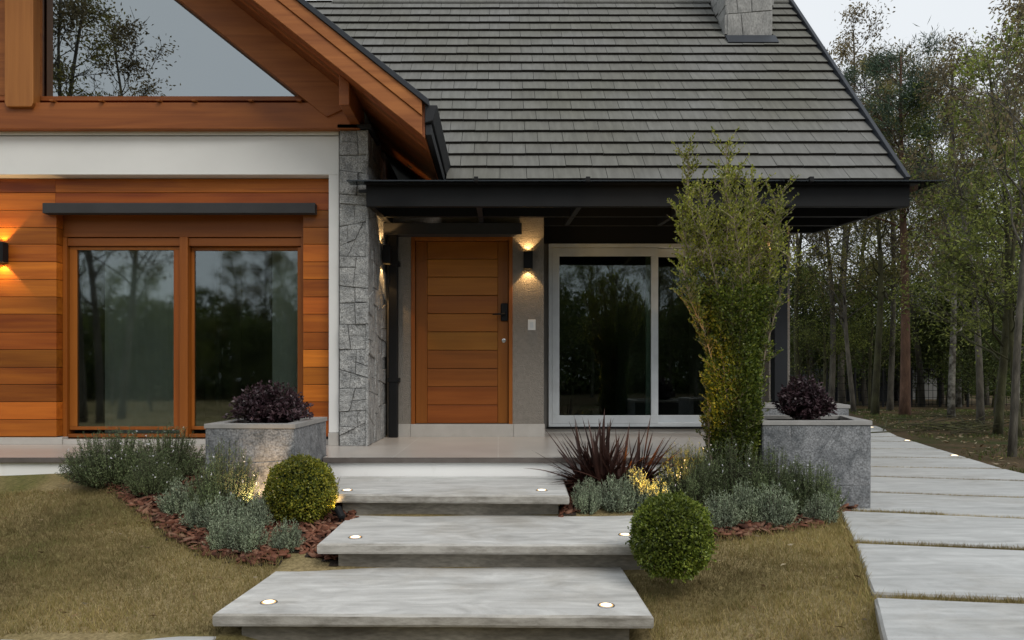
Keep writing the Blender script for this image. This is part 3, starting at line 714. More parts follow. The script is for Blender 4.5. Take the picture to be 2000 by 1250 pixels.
# main roof
TH = math.atan(1.15); ct, st = math.cos(TH), math.sin(TH)
RD0, RZ0 = 8.067, 2.883
RX1 = 4.55; RL = (11.33-8.067)/ct
EX = RL/19.35
def rp(x, s, n): return (x, RD0 + s*ct - n*st, RZ0 + s*st + n*ct)
def wing_top(x): return 3.13 + .8*(-.613-x)
rf = thing('roof', None, None); rf.parent = house; rf.location = (2, 0, 3)
w = MB(); tw_ = .302; rr = random.Random(5)
nrow = 20
ch0, ch1 = X(1420, 10.41), X(1508, 10.41)
for r_ in range(nrow):
    s0 = r_*EX; s1 = min(s0+EX+.05, RL)
    if s1 - s0 < .06: continue
    off = (r_ % 2)*tw_*.5
    x = RX1 - off
    k = 0
    while x > -4.7:
        xa, xb = x - tw_, x
        if k == 0 and off: xb = RX1; 
        if k == 0 and off: xa = RX1 - off
        x = xa; k += 1
        zc = RZ0 + (s0+EX)*st
        if xb < -.75 and zc < wing_top((xa+xb)/2) - .1: continue
        if xb < -.50 and s0 < .25 and xb < -.52: 
            if r_ == 0: continue
        yc = RD0 + (s0+EX*.5)*ct
        if xa < ch1+.03 and xb > ch0-.03 and yc > 10.36:
            if xa < ch0-.08: xb = ch0-.03
            elif xb > ch1+.08: xa = ch1+.03
            else: continue
        j = (rr.random()-.5)*.004; j2 = (rr.random()-.5)*.004; jj = (rr.random()-.5)*.008
        top0 = .052+j; top0b = .052+j2; th = .036
        V = [rp(xa+.0028, s0+jj, top0-th), rp(xb-.0028, s0+jj, top0b-th), rp(xb-.0028, s1, .002), rp(xa+.0028, s1, .002),
             rp(xa+.0028, s0+jj, top0), rp(xb-.0028, s0+jj, top0b), rp(xb-.0028, s1, .014), rp(xa+.0028, s1, .014)]
        w.mi = 0; w.add(V, [(4,5,6,7),(1,2,6,5),(3,0,4,7)])
        n0 = len(w.v)-8; w.f.append([n0, n0+1, n0+5, n0+4]); w.m.append(1); w.f.append([n0+3, n0+2, n0+1, n0]); w.m.append(1)
w.build('roof_tiles', [M['tile'], M['tile_edge']], rf)
w = MB()
w.hexa([rp(-.66, .03, -.16), rp(RX1-.03, .03, -.16), rp(RX1-.03, RL, -.16), rp(-4.6, RL, -.16)], [rp(-.66, .03, -.004), rp(RX1-.03, .03, -.004), rp(RX1-.03, RL, -.004), rp(-4.6, RL, -.004)])
yb, zr = RD0+RL*ct, RZ0+RL*st
w.add([(-4.6, yb, zr), (RX1, yb, zr), (RX1, yb+4, zr-4.6), (-4.6, yb+4, zr-4.6), (-4.6, yb, zr-.15), (RX1, yb, zr-.15), (RX1, yb+4, zr-4.75), (-4.6, yb+4, zr-4.75)], [(0,1,2,3),(7,6,5,4),(1,5,6,2),(0,3,7,4)])
w.build('roof_board', M['charcoal'], rf)
w = MB(); w.hexa([rp(RX1+.001, -.02, -.17), rp(RX1+.05, -.02, -.17), rp(RX1+.05, RL, -.17), rp(RX1+.001, RL, -.17)], [rp(RX1+.001, -.02, .085), rp(RX1+.05, -.02, .085), rp(RX1+.05, RL, .085), rp(RX1+.001, RL, .085)])
w.build('roof_verge', M['flash'], rf, bevel=.005)
w = MB()
k = 0; xx = -2.6
while xx < RX1-.05:
    w.prism([(yb-.13, zr-.10+.045), (yb, zr+.045), (yb+.13, zr-.10), (yb+.13, zr-.13), (yb, zr+.012), (yb-.13, zr-.13+.045)], xx, min(xx+.4, RX1), 'x'); xx += .404
w.build('ridge_cap', M['tile'], rf)
# chimney
cy0, cy1 = 10.41, 11.27
chm = MB().box(ch0+.02, ch1-.02, cy0+.02, cy1-.02, 5.2, 7.7).build('chimney', M['stone_joint'], rf)
w = MB()
zb_ = RZ0 + (10.41-RD0)*1.15
stones(w, ch0, ch1, zb_+.03, 7.7, .10, lambda u, v, d: (u, cy0+.02-d, v), .003, .015, .05, 4)
stones(w, cy0, cy1, zb_+.1, 7.7, .10, lambda u, v, d: (ch0+.02-d, cy0+cy1-u, v), .003, .015, .05, 6)
stones(w, cy0, cy1, zb_+.1, 7.7, .10, lambda u, v, d: (ch1-.02+d, u, v), .003, .015, .05, 9)
w.build('chimney_stone', M['chimney_stone'], rf)
w = MB(); s_ = (cy0-RD0)/ct
w.hexa([rp(ch0-.03, s_-.17, .05), rp(ch1+.04, s_-.17, .05), rp(ch1+.04, s_+.05, .05), rp(ch0-.03, s_+.05, .05)], [rp(ch0-.03, s_-.17, .062), rp(ch1+.04, s_-.17, .062), rp(ch1+.04, s_+.05, .062), rp(ch0-.03, s_+.05, .062)])
w.build('chimney_flashing', M['flash'], rf)
# gable ends of the main house and soffit under the eave
w = MB(); w.prism([(8.6, 2.95), (13.5, 2.95), (yb, zr-.3)], 3.35, 3.5, 'x')
part(w, 'gable_end_wall', M['stucco'])
w = MB(); w.box(-.6, RX1-.02, RD0+.06, WINY, 2.80, 2.83)
part(w, 'eave_soffit', M['darkbox'])

# ------------------------------------------------------------------ canopy
CY0 = 7.0
def cz(y): return 2.355 + .075*(y-CY0)
cx0, cx1 = X(715, CY0), X(1777, CY0)
canopy = thing('canopy', 'black steel entrance canopy with glass roof above door and white window', 'canopy', (1.4, 7.6, 2.4))
part(MB().box(cx0, cx1, CY0, CY0+.06, cz(CY0), Z(360, CY0)), 'fascia_beam', M['black'], canopy, bevel=.003)
for y in (7.70, 8.39):
    x0 = PX1+.012
    part(MB().box(x0, cx1-.062, y-.03, y+.03, cz(y)+.002, cz(y)+.205), 'cross_beam', M['black'], canopy, bevel=.003) if y < 8.2 else part(MB().box(.535, cx1-.062, y-.03, y+.03, cz(y)+.002, cz(y)+.205), 'cross_beam', M['black'], canopy, bevel=.003)
part(MB().box(3.51, cx1-.062, 9.0, 9.07, cz(9.04), cz(9.04)+.2), 'cross_beam', M['black'], canopy, bevel=.003)
def side(xa, xb, y0, y1):
    return MB().hexa([(xa, y0, cz(y0)), (xb, y0, cz(y0)), (xb, y1, cz(y1)), (xa, y1, cz(y1))], [(xa, y0, cz(y0)+.2), (xb, y0, cz(y0)+.2), (xb, y1, cz(y1)+.2), (xa, y1, cz(y1)+.2)])
part(side(cx1-.06, cx1, CY0+.061, 9.07), 'side_beam', M['black'], canopy, bevel=.003)
part(side(PX1+.012, PX1+.072, CY0+.061, DOORY-.01), 'side_beam', M['black'], canopy, bevel=.003)
for px in (937, 1125, 1330, 1530):
    x = X(px, 7.35); part(side(x-.025, x+.025, CY0+.061, 8.28 if x < .5 else 8.84), 'joist', M['black'], canopy) if False else None
    part(side(x-.025, x+.025, CY0+.062, 7.668), 'joist', M['charcoal'], canopy)
    part(side(x-.025, x+.025, 7.732, 8.29 if x < .5 else 8.358), 'joist', M['charcoal'], canopy)
gy0 = 6.88
w = MB(); w.hexa([(X(677, gy0), gy0, cz(gy0)+.222), (cx1+.16, gy0, cz(gy0)+.222), (cx1+.16, 9.05, cz(9.05)+.222), (PX1+.05, 9.05, cz(9.05)+.222)], [(X(677, gy0), gy0, cz(gy0)+.234), (cx1+.16, gy0, cz(gy0)+.234), (cx1+.16, 9.05, cz(9.05)+.234), (PX1+.05, 9.05, cz(9.05)+.234)])
# glass sheet: notched round the pier, so it starts at the pier face behind the front strip
w = MB()
def sheet(xa, xb, y0, y1, off, t):
    w.hexa([(xa, y0, cz(y0)+off), (xb, y0, cz(y0)+off), (xb, y1, cz(y1)+off), (xa, y1, cz(y1)+off)], [(xa, y0, cz(y0)+off+t), (xb, y0, cz(y0)+off+t), (xb, y1, cz(y1)+off+t), (xa, y1, cz(y1)+off+t)])
sheet(X(677, gy0), cx1+.27, gy0, 7.08, .222, .012); sheet(PX1+.012, cx1+.27, 7.08, 8.0, .222, .012)
part(w, 'glass_roof', M['canopy_glass'], canopy)
w = MB(); sheet(cx0-.005, cx1+.06, 6.92, 7.065, .208, .012)
part(w, 'drip_edge', M['black'], canopy)
w = MB(); sheet(-.62, cx1-.062, 7.07, 8.0, .205, .014); sheet(.54, cx1-.062, 8.0, 8.8, .205, .014); sheet(-.62, .53, 8.0, 8.28, .205, .014)  # left end kept open so the pier lamp's upward beam reaches the soffit
part(w, 'sky_blocker', M['black'], canopy)  # added opaque sheet below the glass roof, blocks skylight from the door wall
for px in (930, 1148, 1583):
    x = X(px, 6.9); part(MB().box(x-.02, x+.02, 6.865, 6.96, cz(6.9)+.213, cz(6.9)+.262), 'glass_clip', M['black'], canopy, bevel=.002)
part(MB().box(X(1508, 8.3), X(1533, 8.3), 8.22, 8.35, 0, cz(8.3)), 'post', M['charcoal'], canopy, bevel=.003)
part(MB().box(X(700, 7.02), cx0-.001, 7.02, 7.06, Z(375, 7.02), Z(370, 7.02)), 'wall_plate', M['charcoal'], canopy, bevel=.002)

# ------------------------------------------------------------------ wall lamps
def spot(name, parent, loc, direction, energy, size, col=(1, .60, .24), blend=.25, rad=.012):
    l = bpy.data.lights.new(name, 'SPOT'); l.energy = energy; l.spot_size = R(size); l.spot_blend = blend; l.color = col; l.shadow_soft_size = rad
    o = bpy.data.objects.new(name, l); COL.objects.link(o); o.parent = parent
    o.location = Vector(loc) - origin(parent)
    o.rotation_euler = Vector(direction).to_track_quat('-Z', 'Y').to_euler(); return o
def wall_lamp(x, y, z, nrm, label, energy=7.0):
    """box lamp open at both ends; nrm is the outward direction of its wall"""
    t = thing('wall_lamp', label, 'wall lamp', (x, y, z), 'black up and down wall lamps')
    nx, ny = nrm; hw, hh, dp = .052, .10, .095
    def bx_(a0, a1, b0, b1, z0, z1, mb):     # a: along wall, b: outwards
        if ny: mb.box(x+a0, x+a1, y+ny*b0, y+ny*b1, z+z0, z+z1)
        else: mb.box(x+nx*b0, x+nx*b1, y+a0, y+a1, z+z0, z+z1)
    m_ = MB(); bx_(-hw, hw, .012, .018, -hh, hh, m_); bx_(-hw, hw, dp-.006, dp, -hh, hh, m_); bx_(-hw, -hw+.006, .018, dp-.006, -hh, hh, m_); bx_(hw-.006, hw, .018, dp-.006, -hh, hh, m_)
    bx_(-hw+.006, hw-.006, .018, dp-.006, -.012, .012, m_)
    m_.build('lamp_body', M['black'], t)
    m_ = MB(); bx_(-.02, .02, .0, .012, -.05, .05, m_); m_.build('wall_bracket', M['black'], t)
    for sg in (1, -1):
        m_ = MB(); bx_(-hw+.012, hw-.012, .024, dp-.012, sg*.055-.006, sg*.055+.006, m_); m_.build('bulb', M['bulb'], t)
        L = (x + nx*.058, y + ny*.058, z + sg*.088)
        spot('lamp_beam', t, L, (-nx*.12, -ny*.12, sg), energy, 88, blend=.2)
    return t
wall_lamp(X(1031, DOORY), DOORY, Z(510, DOORY), (0, -1), 'small black box wall lamp glowing above and below on beige pillar right of door')
wall_lamp(PX1+.003, 7.95, Z(498, 7.95), (1, 0), 'black box wall lamp on the side of the stone pier, seen edge on')
wall_lamp(X(8, WPY), WPY, Z(495, WPY), (0, -1), 'black box wall lamp on the orange wood planks at photo edge', 9)
wall_lamp(X(1499, 8.6), 8.6, Z(517, 8.6), (0, -1), 'wall lamp half hidden behind the tall columnar shrub', 7)

# ------------------------------------------------------------------ concrete steps
steps = [
    ('upper concrete step directly below the white terrace edge', [(653, 965), (1112, 968), (1097, 927), (668, 927)], -.163, 1091, 668, 5.23),
    ('middle concrete step between the two clipped box balls', [(619, 1062), (1285, 1064), (1262, 998), (690, 1000)], -.326, 1262, 660, 4.40),
    ('lowest and widest concrete step in the foreground', [(415, 1199), (1277, 1203), (1214, 1105), (560, 1101)], -.489, 1230, 470, 3.60)]
rs = random.Random(2)
def slab_mesh(mb, c4, z, t, jag=.004, n=14):
    """slab with slightly uneven edges; c4 = front-left, front-right, back-right, back-left"""
    ring = []
    for i in range(4):
        p, q = Vector(c4[i]), Vector(c4[(i+1) % 4])
        m_ = n if i % 2 == 0 else max(4, n//2)
        for k in range(m_):
            a = p.lerp(q, k/m_)
            if k: a = a + Vector(((rs.random()-.5)*jag, (rs.random()-.5)*jag))
            ring.append(a)
    k = len(ring); c = sum(ring, Vector((0, 0)))/k
    def ins(p, d):
        v = c-p; return p + v.normalized()*d
    V = [(p.x, p.y, z-t) for p in [ins(p, .006) for p in ring]] + [(p.x, p.y, z-t+.012+(rs.random()-.5)*jag) for p in ring] + [(p.x, p.y, z-.012+(rs.random()-.5)*jag) for p in ring] + [(p.x, p.y, z) for p in [ins(p, .012) for p in ring]]
    Fc = [list(range(k-1, -1, -1)), list(range(3*k, 4*k))]
    for j in range(3):
        Fc += [(j*k+i, j*k+(i+1) % k, (j+1)*k+(i+1) % k, (j+1)*k+i) for i in range(k)]
    mb.add(V, Fc)
steps_world = []
for label, px, z, rpx, lpx, yb2 in steps:
    c4 = []
    for (a, b) in px:
        D = DZ(b, z); c4.append((X(a, D), D))
    yf = (c4[0][1]+c4[1][1])/2
    c4[2] = (c4[2][0], c4[2][1]+.16 if z < -.2 else min(c4[2][1]+.1, DE-.001)); c4[3] = (c4[3][0], c4[3][1]+.16 if z < -.2 else min(c4[3][1]+.1, DE-.001))
    t = thing('step', label, 'step', (0, yf, z), 'concrete entrance steps')
    m_ = MB(); slab_mesh(m_, c4, z, .062)
    m_.build('tread', M['tread'], t)
    rl, rr_ = X(lpx, yb2-.0), X(rpx, yb2-.0)
    m_ = MB(); m_.hexa([(rl, yf+.09, z-.45), (rr_, yf+.09, z-.45), (c4[2][0]-.04, c4[2][1]-.05, z-.45), (c4[3][0]+.04, c4[3][1]-.05, z-.45)], [(rl, yf+.09, z-.0625), (rr_, yf+.09, z-.0625), (c4[2][0]-.04, c4[2][1]-.05, z-.0625), (c4[3][0]+.04, c4[3][1]-.05, z-.0625)])
    m_.build('riser', M['riser'], t, bevel=.006)
    steps_world.append((c4, z))

def floor_light(x, y, z, label, group, r=.036, e=.25):
    t = thing('floor_light', label, 'recessed light', (x, y, z), group)
    MB().lathe([(r*1.22, -.02), (r*1.22, .003), (r*1.14, .005), (r*1.01, .004), (r*1.01, -.01)], (x, y, z), 24).build('trim_ring', M['steel'], t)
    MB().lathe([(r*1.0, -.004), (r*1.0, .0040), (r*.8, .0055)], (x, y, z), 24).build('lens', M['lens'], t, smooth=False)
    MB().lathe([(r*.78, .0052), (r*.70, .0062), (r*.3, .0070)], (x, y, z), 24).build('bulb', M['lens_core'], t, smooth=False)
    return t
for (px, py, z, lab) in ((678, 958, -.163, 'small round light in the upper step, beside the left box ball'), (1058, 958, -.163, 'small round light at the right end of the upper step'),
                         (694, 1050, -.326, 'round light at the left end of the middle step'), (1221, 1045, -.326, 'round light in the middle step, right next to the right box ball'),
                         (525, 1177, -.489, 'round light at the left end of the lowest step'), (1184, 1183, -.489, 'round light at the right end of the lowest step')):
    D = DZ(py, z); floor_light(X(px, D), D, z, lab, 'lights set into the steps')

# ------------------------------------------------------------------ slab path
ZP = -.36
gaps = [((1.20, 2.10), (4.05, 1.75)), ((1.79, 3.417), (4.35, 3.05)), ((2.25, 4.53), (4.65, 4.05)), ((2.68, 5.64), (5.0, 5.04)), ((3.15, 6.60), (5.33, 6.06)), ((3.55, 7.69), (5.62, 7.18)),
        ((3.85, 8.50), (5.80, 8.22)), ((4.1, 9.53), (6.12, 9.33)), ((4.42, 10.72), (6.46, 10.5)), ((4.8, 11.75), (6.84, 11.78)), ((5.15, 12.72), (7.15, 12.8)), ((5.55, 13.7), (7.52, 13.75)), ((6, 14.7), (7.95, 14.75)), ((6.45, 15.7), (8.3, 15.75))]
names = ['nearest slab of the path, cut by the bottom edge of the photo', 'second nearest path slab, beside the lawn edge', 'path slab just in front of the stone planter corner', 'path slab starting right beside the stone planter', 'sixth path slab counted from the far end, beside planter',
         'fifth-from-front slab running along the planter side', 'path slab with a small light on its right end, nearer of two', 'path slab between the two lit slabs', 'path slab with a small light on its right end, farther of two', 'narrow looking path slab behind the lit ones', 'third slab from the far end of path', 'second slab from the far end of path', 'farthest slab of path, by a small light at planter corner']
names = ['path slab nearest the camera, cut by the photo bottom', 'second path slab from the camera, its left corner by the lawn', 'third path slab from the camera, in front of the planter corner', 'fourth path slab from the camera, touching the planter front corner', 'fifth path slab from the camera', 'sixth path slab from the camera', 'seventh path slab from the camera, with the nearer path light at its right end',
         'eighth path slab from the camera, between the two lit slabs', 'ninth path slab from the camera, with a small light at its right end', 'tenth path slab from the camera', 'eleventh path slab from the camera', 'twelfth path slab from the camera, second from the far end', 'farthest path slab, lit beside the planter cap']
for i in range(len(gaps)-1):
    (L0, R0), (L1, R1) = gaps[i], gaps[i+1]
    g = .045
    def sh(p, q, d): 
        v = Vector(q)-Vector(p); return tuple(Vector(p)+v.normalized()*d)
    c4 = [sh(L0, L1, g), sh(R0, R1, g), sh(R1, R0, g), sh(L1, L0, g)]
    m_ = MB(); slab_mesh(m_, c4, ZP + rs.random()*.004, .08, .006, 12)
    cx_ = sum(p[0] for p in c4)/4; cy_ = sum(p[1] for p in c4)/4
    m_.v = [(a, b, c) for a, b, c in m_.v]
    o = mesh_obj('path_slab', np.array(m_.v)-np.array([cx_, cy_, ZP]), m_.f, M['slab'])
    o.location = (cx_, cy_, ZP); tag(o, names[i], 'paving slab', 'concrete slabs of the garden path')
for (px, py, lab) in ((1777, 861, 'path light on the right edge of the path, farther one'), (1870, 890.5, 'path light on the right edge of the path, nearer one'), (1706, 835, 'path light just past the planter cap corner, farthest of all')):
    D = DZ(py, ZP); floor_light(X(px, D)-.04, D, ZP+.004, lab, 'lights along the path', r=.05)
# slab crossing the lawn at the bottom left corner
m_ = MB(); slab_mesh(m_, [(-2.46, 2.6), (-1.40, 2.6), (-1.40, 3.585), (-2.46, 3.585)], -.615, .1, .006)
o = m_.build('path_slab', M['slab']); tag(o, 'pale slab edge in the lawn at the bottom left, beside the lowest step', 'paving slab')

# ------------------------------------------------------------------ planters
def planter(label, front, back, zt, zb, capt=.035, wall=.09):
    """front: (xl,xr,y) back: (xl,xr,y) of the outer cap edge"""
    (fl, fr, fy), (bl, br, by) = front, back
    t = thing('planter', label, 'planter', ((fl+fr)/2, (fy+by)/2, zb), 'grey stone planters')
    i_ = .012
    body = [(fl+i_, fy+i_), (fr-i_, fy+i_), (br-i_, by-i_), (bl+i_, by-i_)]
    w_ = .07
    inner = [(fl+w_, fy+w_), (fr-w_*1.15, fy+w_), (br-w_*1.15, by-w_), (bl+w_, by-w_)]
    def ring(o4, i4, z0, z1, mb):
        V = [(p[0], p[1], z0) for p in o4] + [(p[0], p[1], z1) for p in o4] + [(p[0], p[1], z0) for p in i4] + [(p[0], p[1], z1) for p in i4]
        Fc = []
        for a in range(4):
            b = (a+1) % 4
            Fc += [(a, b, 4+b, 4+a), (8+b, 8+a, 12+a, 12+b), (4+a, 4+b, 12+b, 12+a), (b, a, 8+a, 8+b)]
        mb.add(V, Fc)
    m_ = MB(); ring(body, inner, zb, zt-capt-.001, m_); bd = m_.build('planter_wall', M['stone_joint'], t)
    m_ = MB(); sd = int(abs(fl*100)) % 50
    stones(m_, fl+i_, fr-i_, zb, zt-capt-.002, .16, lambda u, v, d: (u, fy+i_+.0-d+.001, v), .0012, .004, .007, sd)
    def sidef(A, B, outx):
        L = (Vector(B)-Vector(A)).length; dv = (Vector(B)-Vector(A)).normalized(); nv = Vector((outx*abs(dv.y), -outx*dv.x*np.sign(dv.y) if dv.y else 0))
        return L, (lambda u, v, d: (A[0]+dv.x*u+nv.x*(d-.001), A[1]+dv.y*u+nv.y*(d-.001), v))
    L, f1 = sidef(body[1], body[2], 1); stones(m_, 0, L, zb, zt-capt-.002, .10, f1, .0012, .004, .007, sd+1)
    L, f2 = sidef(body[3], body[0], -1); stones(m_, 0, L, zb, zt-capt-.002, .10, f2, .0012, .004, .007, sd+2)
    m_.build('stone_facing', M['planter_stone'], bd)
    m_ = MB(); ring([(fl, fy), (fr, fy), (br, by), (bl, by)], [(fl+w_+.02, fy+w_+.02), (fr-w_*1.3, fy+w_+.02), (br-w_*1.3, by-w_-.02), (bl+w_+.02, by-w_-.02)], zt-capt, zt, m_)
    m_.build('planter_cap', M['cap_stone'], t, bevel=.003)
    m_ = MB(); m_.prism([(p[0], p[1]) for p in inner], zb+.05, zt-.06, 'z'); m_.build('planter_soil', M['soil'], t)
    return t, bd
_, bd_ = planter('stone planter standing in front of the timber window, its front warmly lit', (pl0, pl1, plf), (pl0, pl1, plb), .337, -.42)
planter('large grey stone planter beside the slab path, in front', (X(1489, 5.69), X(1704, 5.69), 5.69), (X(1489, 5.69), 3.20, 6.62), .337, -.45)
planter('smaller stone planter behind, near the black canopy post', (2.62, X(1661, 7.3), 7.3), (2.62, 3.80, 8.12), .404, -.45)

# ------------------------------------------------------------------ plants: numpy leaf clouds
def unit(a): return a / np.maximum(np.linalg.norm(a, axis=-1, keepdims=True), 1e-9)
def leaf_quads(P, D, L, Wd, rg, curl=.15):
    n = len(P); D = unit(D); rnd = unit(rg.normal(size=(n, 3)))
    Sd = unit(np.cross(D, rnd)); Nn = np.cross(D, Sd)
    L = np.broadcast_to(np.asarray(L, float), (n,))[:, None]; Wd = np.broadcast_to(np.asarray(Wd, float), (n,))[:, None]
    a = P; m_ = P + D*L*.45 + Nn*L*curl*.5
    V = np.stack([a, m_ + Sd*Wd*.5, P + D*L, m_ - Sd*Wd*.5], 1).reshape(-1, 3)
    Fc = np.arange(n*4).reshape(n, 4)
    return V, Fc
def join(parts):
    Vs, Fs, o_ = [], [], 0
    for V, Fc in parts: Vs.append(V); Fs.append(Fc+o_); o_ += len(V)
    return np.concatenate(Vs), np.concatenate(Fs)
def sphere_dirs(n, rg): return unit(rg.normal(size=(n, 3)))

# clipped box balls
def box_ball(label, c, r, mat, seed, n=11000, zs=1.0):
    rg = np.random.default_rng(seed)
    d = sphere_dirs(n, rg)
    lump = 1 + .045*np.sin(d[:, 0]*7+seed)*np.cos(d[:, 2]*6+seed) + .03*np.sin(d[:, 1]*13+d[:, 2]*7)
    rad = r*lump*(1 - np.abs(rg.normal(0, .055, n)) + (rg.random(n) < .05)*.04)
    P = d*rad[:, None]*np.array([1, 1, zs]) + np.array(c)
    keep = P[:, 2] > c[2]-r*zs*.93; P = P[keep]; d = d[keep]
    D = unit(d*.7 + rg.normal(0, .6, d.shape) + np.array([0, 0, .25]))
    ks = rg.choice(len(P), 260); sp_ = []
    for q in ks[:70]:
        dq = unit(d[q] + rg.normal(0, .25, 3)); L_ = rg.uniform(.015, .05)
        for u in np.linspace(.2, 1, 7): sp_.append((P[q] + dq*L_*u, dq*.7 + rg.normal(0, .6, 3)))
    P = np.concatenate([P, np.array([a for a, _ in sp_])]); D = np.concatenate([D, np.array([b for _, b in sp_])])
    t = thing('box_ball', label, 'shrub', (c[0], c[1], c[2]-r*zs), 'clipped box balls')
    V, Fc = leaf_quads(P, D, rg.uniform(.012, .021, len(P)), rg.uniform(.009, .014, len(P)), rg)
    mesh_obj('foliage', V, Fc, mat, t)
    m_ = MB()
    rr2 = random.Random(seed)
    for k in range(26):
        dd = Vector((rr2.uniform(-1, 1), rr2.uniform(-1, 1), rr2.uniform(-.4, 1))).normalized()*r*.88
        b0 = Vector((c[0], c[1], c[2]-r*zs)); e = Vector(c)+Vector((dd.x, dd.y, dd.z*zs))
        m_.tube([b0, b0.lerp(e, .5)+Vector((0, 0, .02)), e], [.008, .005, .002], 4)
    # dense dark heart of twigs and old leaves
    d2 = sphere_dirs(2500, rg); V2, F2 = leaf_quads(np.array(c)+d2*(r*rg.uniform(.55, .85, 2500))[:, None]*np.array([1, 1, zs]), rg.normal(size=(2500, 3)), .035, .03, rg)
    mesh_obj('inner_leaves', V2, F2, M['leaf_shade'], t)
    m_.build('stem', M['twig_dark'], t)
    return t
hx = hit(588, 1018)
box_ball('yellowish clipped box ball left of the steps', (X(588, 5.12), 5.12, Z(957, 5.12)), .248, M['leaf_box_gold'], 11, zs=.96)
box_ball('bright green clipped box ball right of the steps', (X(1311, 4.03), 4.03, Z(1047, 4.03)), .224, M['leaf_box'], 12, zs=1.04)

# columnar shrub
def column_shrub():
    rg = np.random.default_rng(21); rr3 = random.Random(21)
    bx_, by_ = X(1434, 5.8), 5.8; bz_ = gzf(bx_, by_)
    t = thing('columnar_shrub', 'tall columnar green shrub with bare tan branches in front of white window', 'shrub', (bx_, by_, bz_))
    zz = [-.25, .05, .45, .85, 1.25, 1.66, 2.08, 2.55]; ww = [.12, .175, .19, .205, .255, .34, .41, .43]
    stems = []; leaves = []
    st_m = MB()
    tops = [(-.36, -.05, 2.53), (-.07, 0, 2.56), (.05, .1, 2.36), (.40, 0, 2.17), (.33, -.1, 2.08), (-.41, .05, 2.08), (-.46, .02, 1.95), (.2, .2, 2.2), (-.2, .25, 2.25), (.12, -.25, 2.15), (-.15, -.25, 2.2), (.45, .1, 1.9), (.3, .28, 1.9), (-.35, .3, 1.9), (-.02, -.33, 1.9), (.42, -.15, 1.65), (-.3, -.2, 2.0), (-.42, -.1, 1.55), (.0, .3, 2.1), (.22, -.02, 2.05), (-.23, .02, 2.3), (.15, .02, 2.28), (.36, .05, 1.5), (-.38, .0, 1.3)]
    for (ox, oy, zt_) in tops:
        pts = []; 
        fr_ = math.hypot(ox, oy)/np.interp(zt_, zz, ww); az = math.atan2(oy, ox); ph = rr3.random()*6
        for k in range(9):
            z = bz_ + (zt_-bz_)*k/8; rw = np.interp(z, zz, ww)*fr_*(.72 if z < .8 else min(1, .72+.28*(z-.8)/.5))
            if z > zt_*.9: rw = min(rw, math.hypot(ox, oy))
            pts.append(Vector((bx_ + math.cos(az+.25*math.sin(z*1.3+ph))*rw + .032*math.sin(z*4.6+ph), by_ + math.sin(az+.25*math.sin(z*1.3+ph))*rw + .03*math.cos(z*4+ph), z)))
        rb = rr3.uniform(.006, .011)
        st_m.tube(pts, [rb*(1-k/9.5)+.0015 for k in range(9)], 6)
        # twigs with leaves
        nt_ = int(150*(zt_-bz_)/2.5)
        for q in range(nt_):
            tq = rr3.uniform(.18, 1.0)**.85; f_ = tq*8; i = min(7, int(f_)); p = pts[i].lerp(pts[i+1], f_-i)
            a2 = rr3.random()*2*math.pi; el = rr3.uniform(.5, 1.25)
            d = Vector((math.cos(a2)*math.cos(el), math.sin(a2)*math.cos(el), math.sin(el)))
            ln = rr3.uniform(.08, .24)*(.45+.5*tq)
            e = p + d*ln
            st_m.tube([p, e], [.0028, .0012], 3, cap=False)
            nl = int(ln/.0065)
            for l in range(nl):
                u = (l+.5)/nl
                if u < .12: continue
                aa = rr3.random()*2*math.pi
                leaves.append((p.lerp(e, u), d*.6 + Vector((math.cos(aa), math.sin(aa), rr3.uniform(-.2, .8)))*.8))
        for l in range(16):
            aa = rr3.random()*6.28; u = rr3.uniform(.86, 1); f_ = u*8; i = min(7, int(f_)); leaves.append((pts[i].lerp(pts[i+1], f_-i), Vector((math.cos(aa), math.sin(aa), 1.0))))
    P = np.array([tuple(a) for a, _ in leaves]); D = np.array([tuple(b) for _, b in leaves])
    parts_ = [leaf_quads(P, D, rg.uniform(.018, .031, len(P)), rg.uniform(.011, .018, len(P)), rg)]
    # dense lower sleeve
    n = 32000; z = bz_ + .02 + rg.random(n)**1.15*1.75; az = rg.random(n)*2*np.pi
    rad = np.interp(z, zz, ww)*(1.02+.08*np.sin(az*3+z*7)+.07*np.sin(az*5-z*11))*np.sqrt(rg.uniform(.45, 1, n))
    P = np.stack([bx_+np.cos(az)*rad, by_+np.sin(az)*rad, z], 1); D = np.stack([np.cos(az), np.sin(az), np.full(n, .6)], 1)+rg.normal(0, .6, (n, 3))
    parts_.append(leaf_quads(P, D, rg.uniform(.018, .030, n), rg.uniform(.011, .018, n), rg))
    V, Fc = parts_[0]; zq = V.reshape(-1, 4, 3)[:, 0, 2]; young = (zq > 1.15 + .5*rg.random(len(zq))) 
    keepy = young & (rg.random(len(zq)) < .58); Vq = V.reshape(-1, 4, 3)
    def pack(k): q = Vq[k].reshape(-1, 3); return q, np.arange(len(q)).reshape(-1, 4)
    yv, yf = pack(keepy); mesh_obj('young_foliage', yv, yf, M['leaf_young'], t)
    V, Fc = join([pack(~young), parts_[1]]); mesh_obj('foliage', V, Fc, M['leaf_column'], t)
    st_m.build('stem', M['twig'], t)
column_shrub()

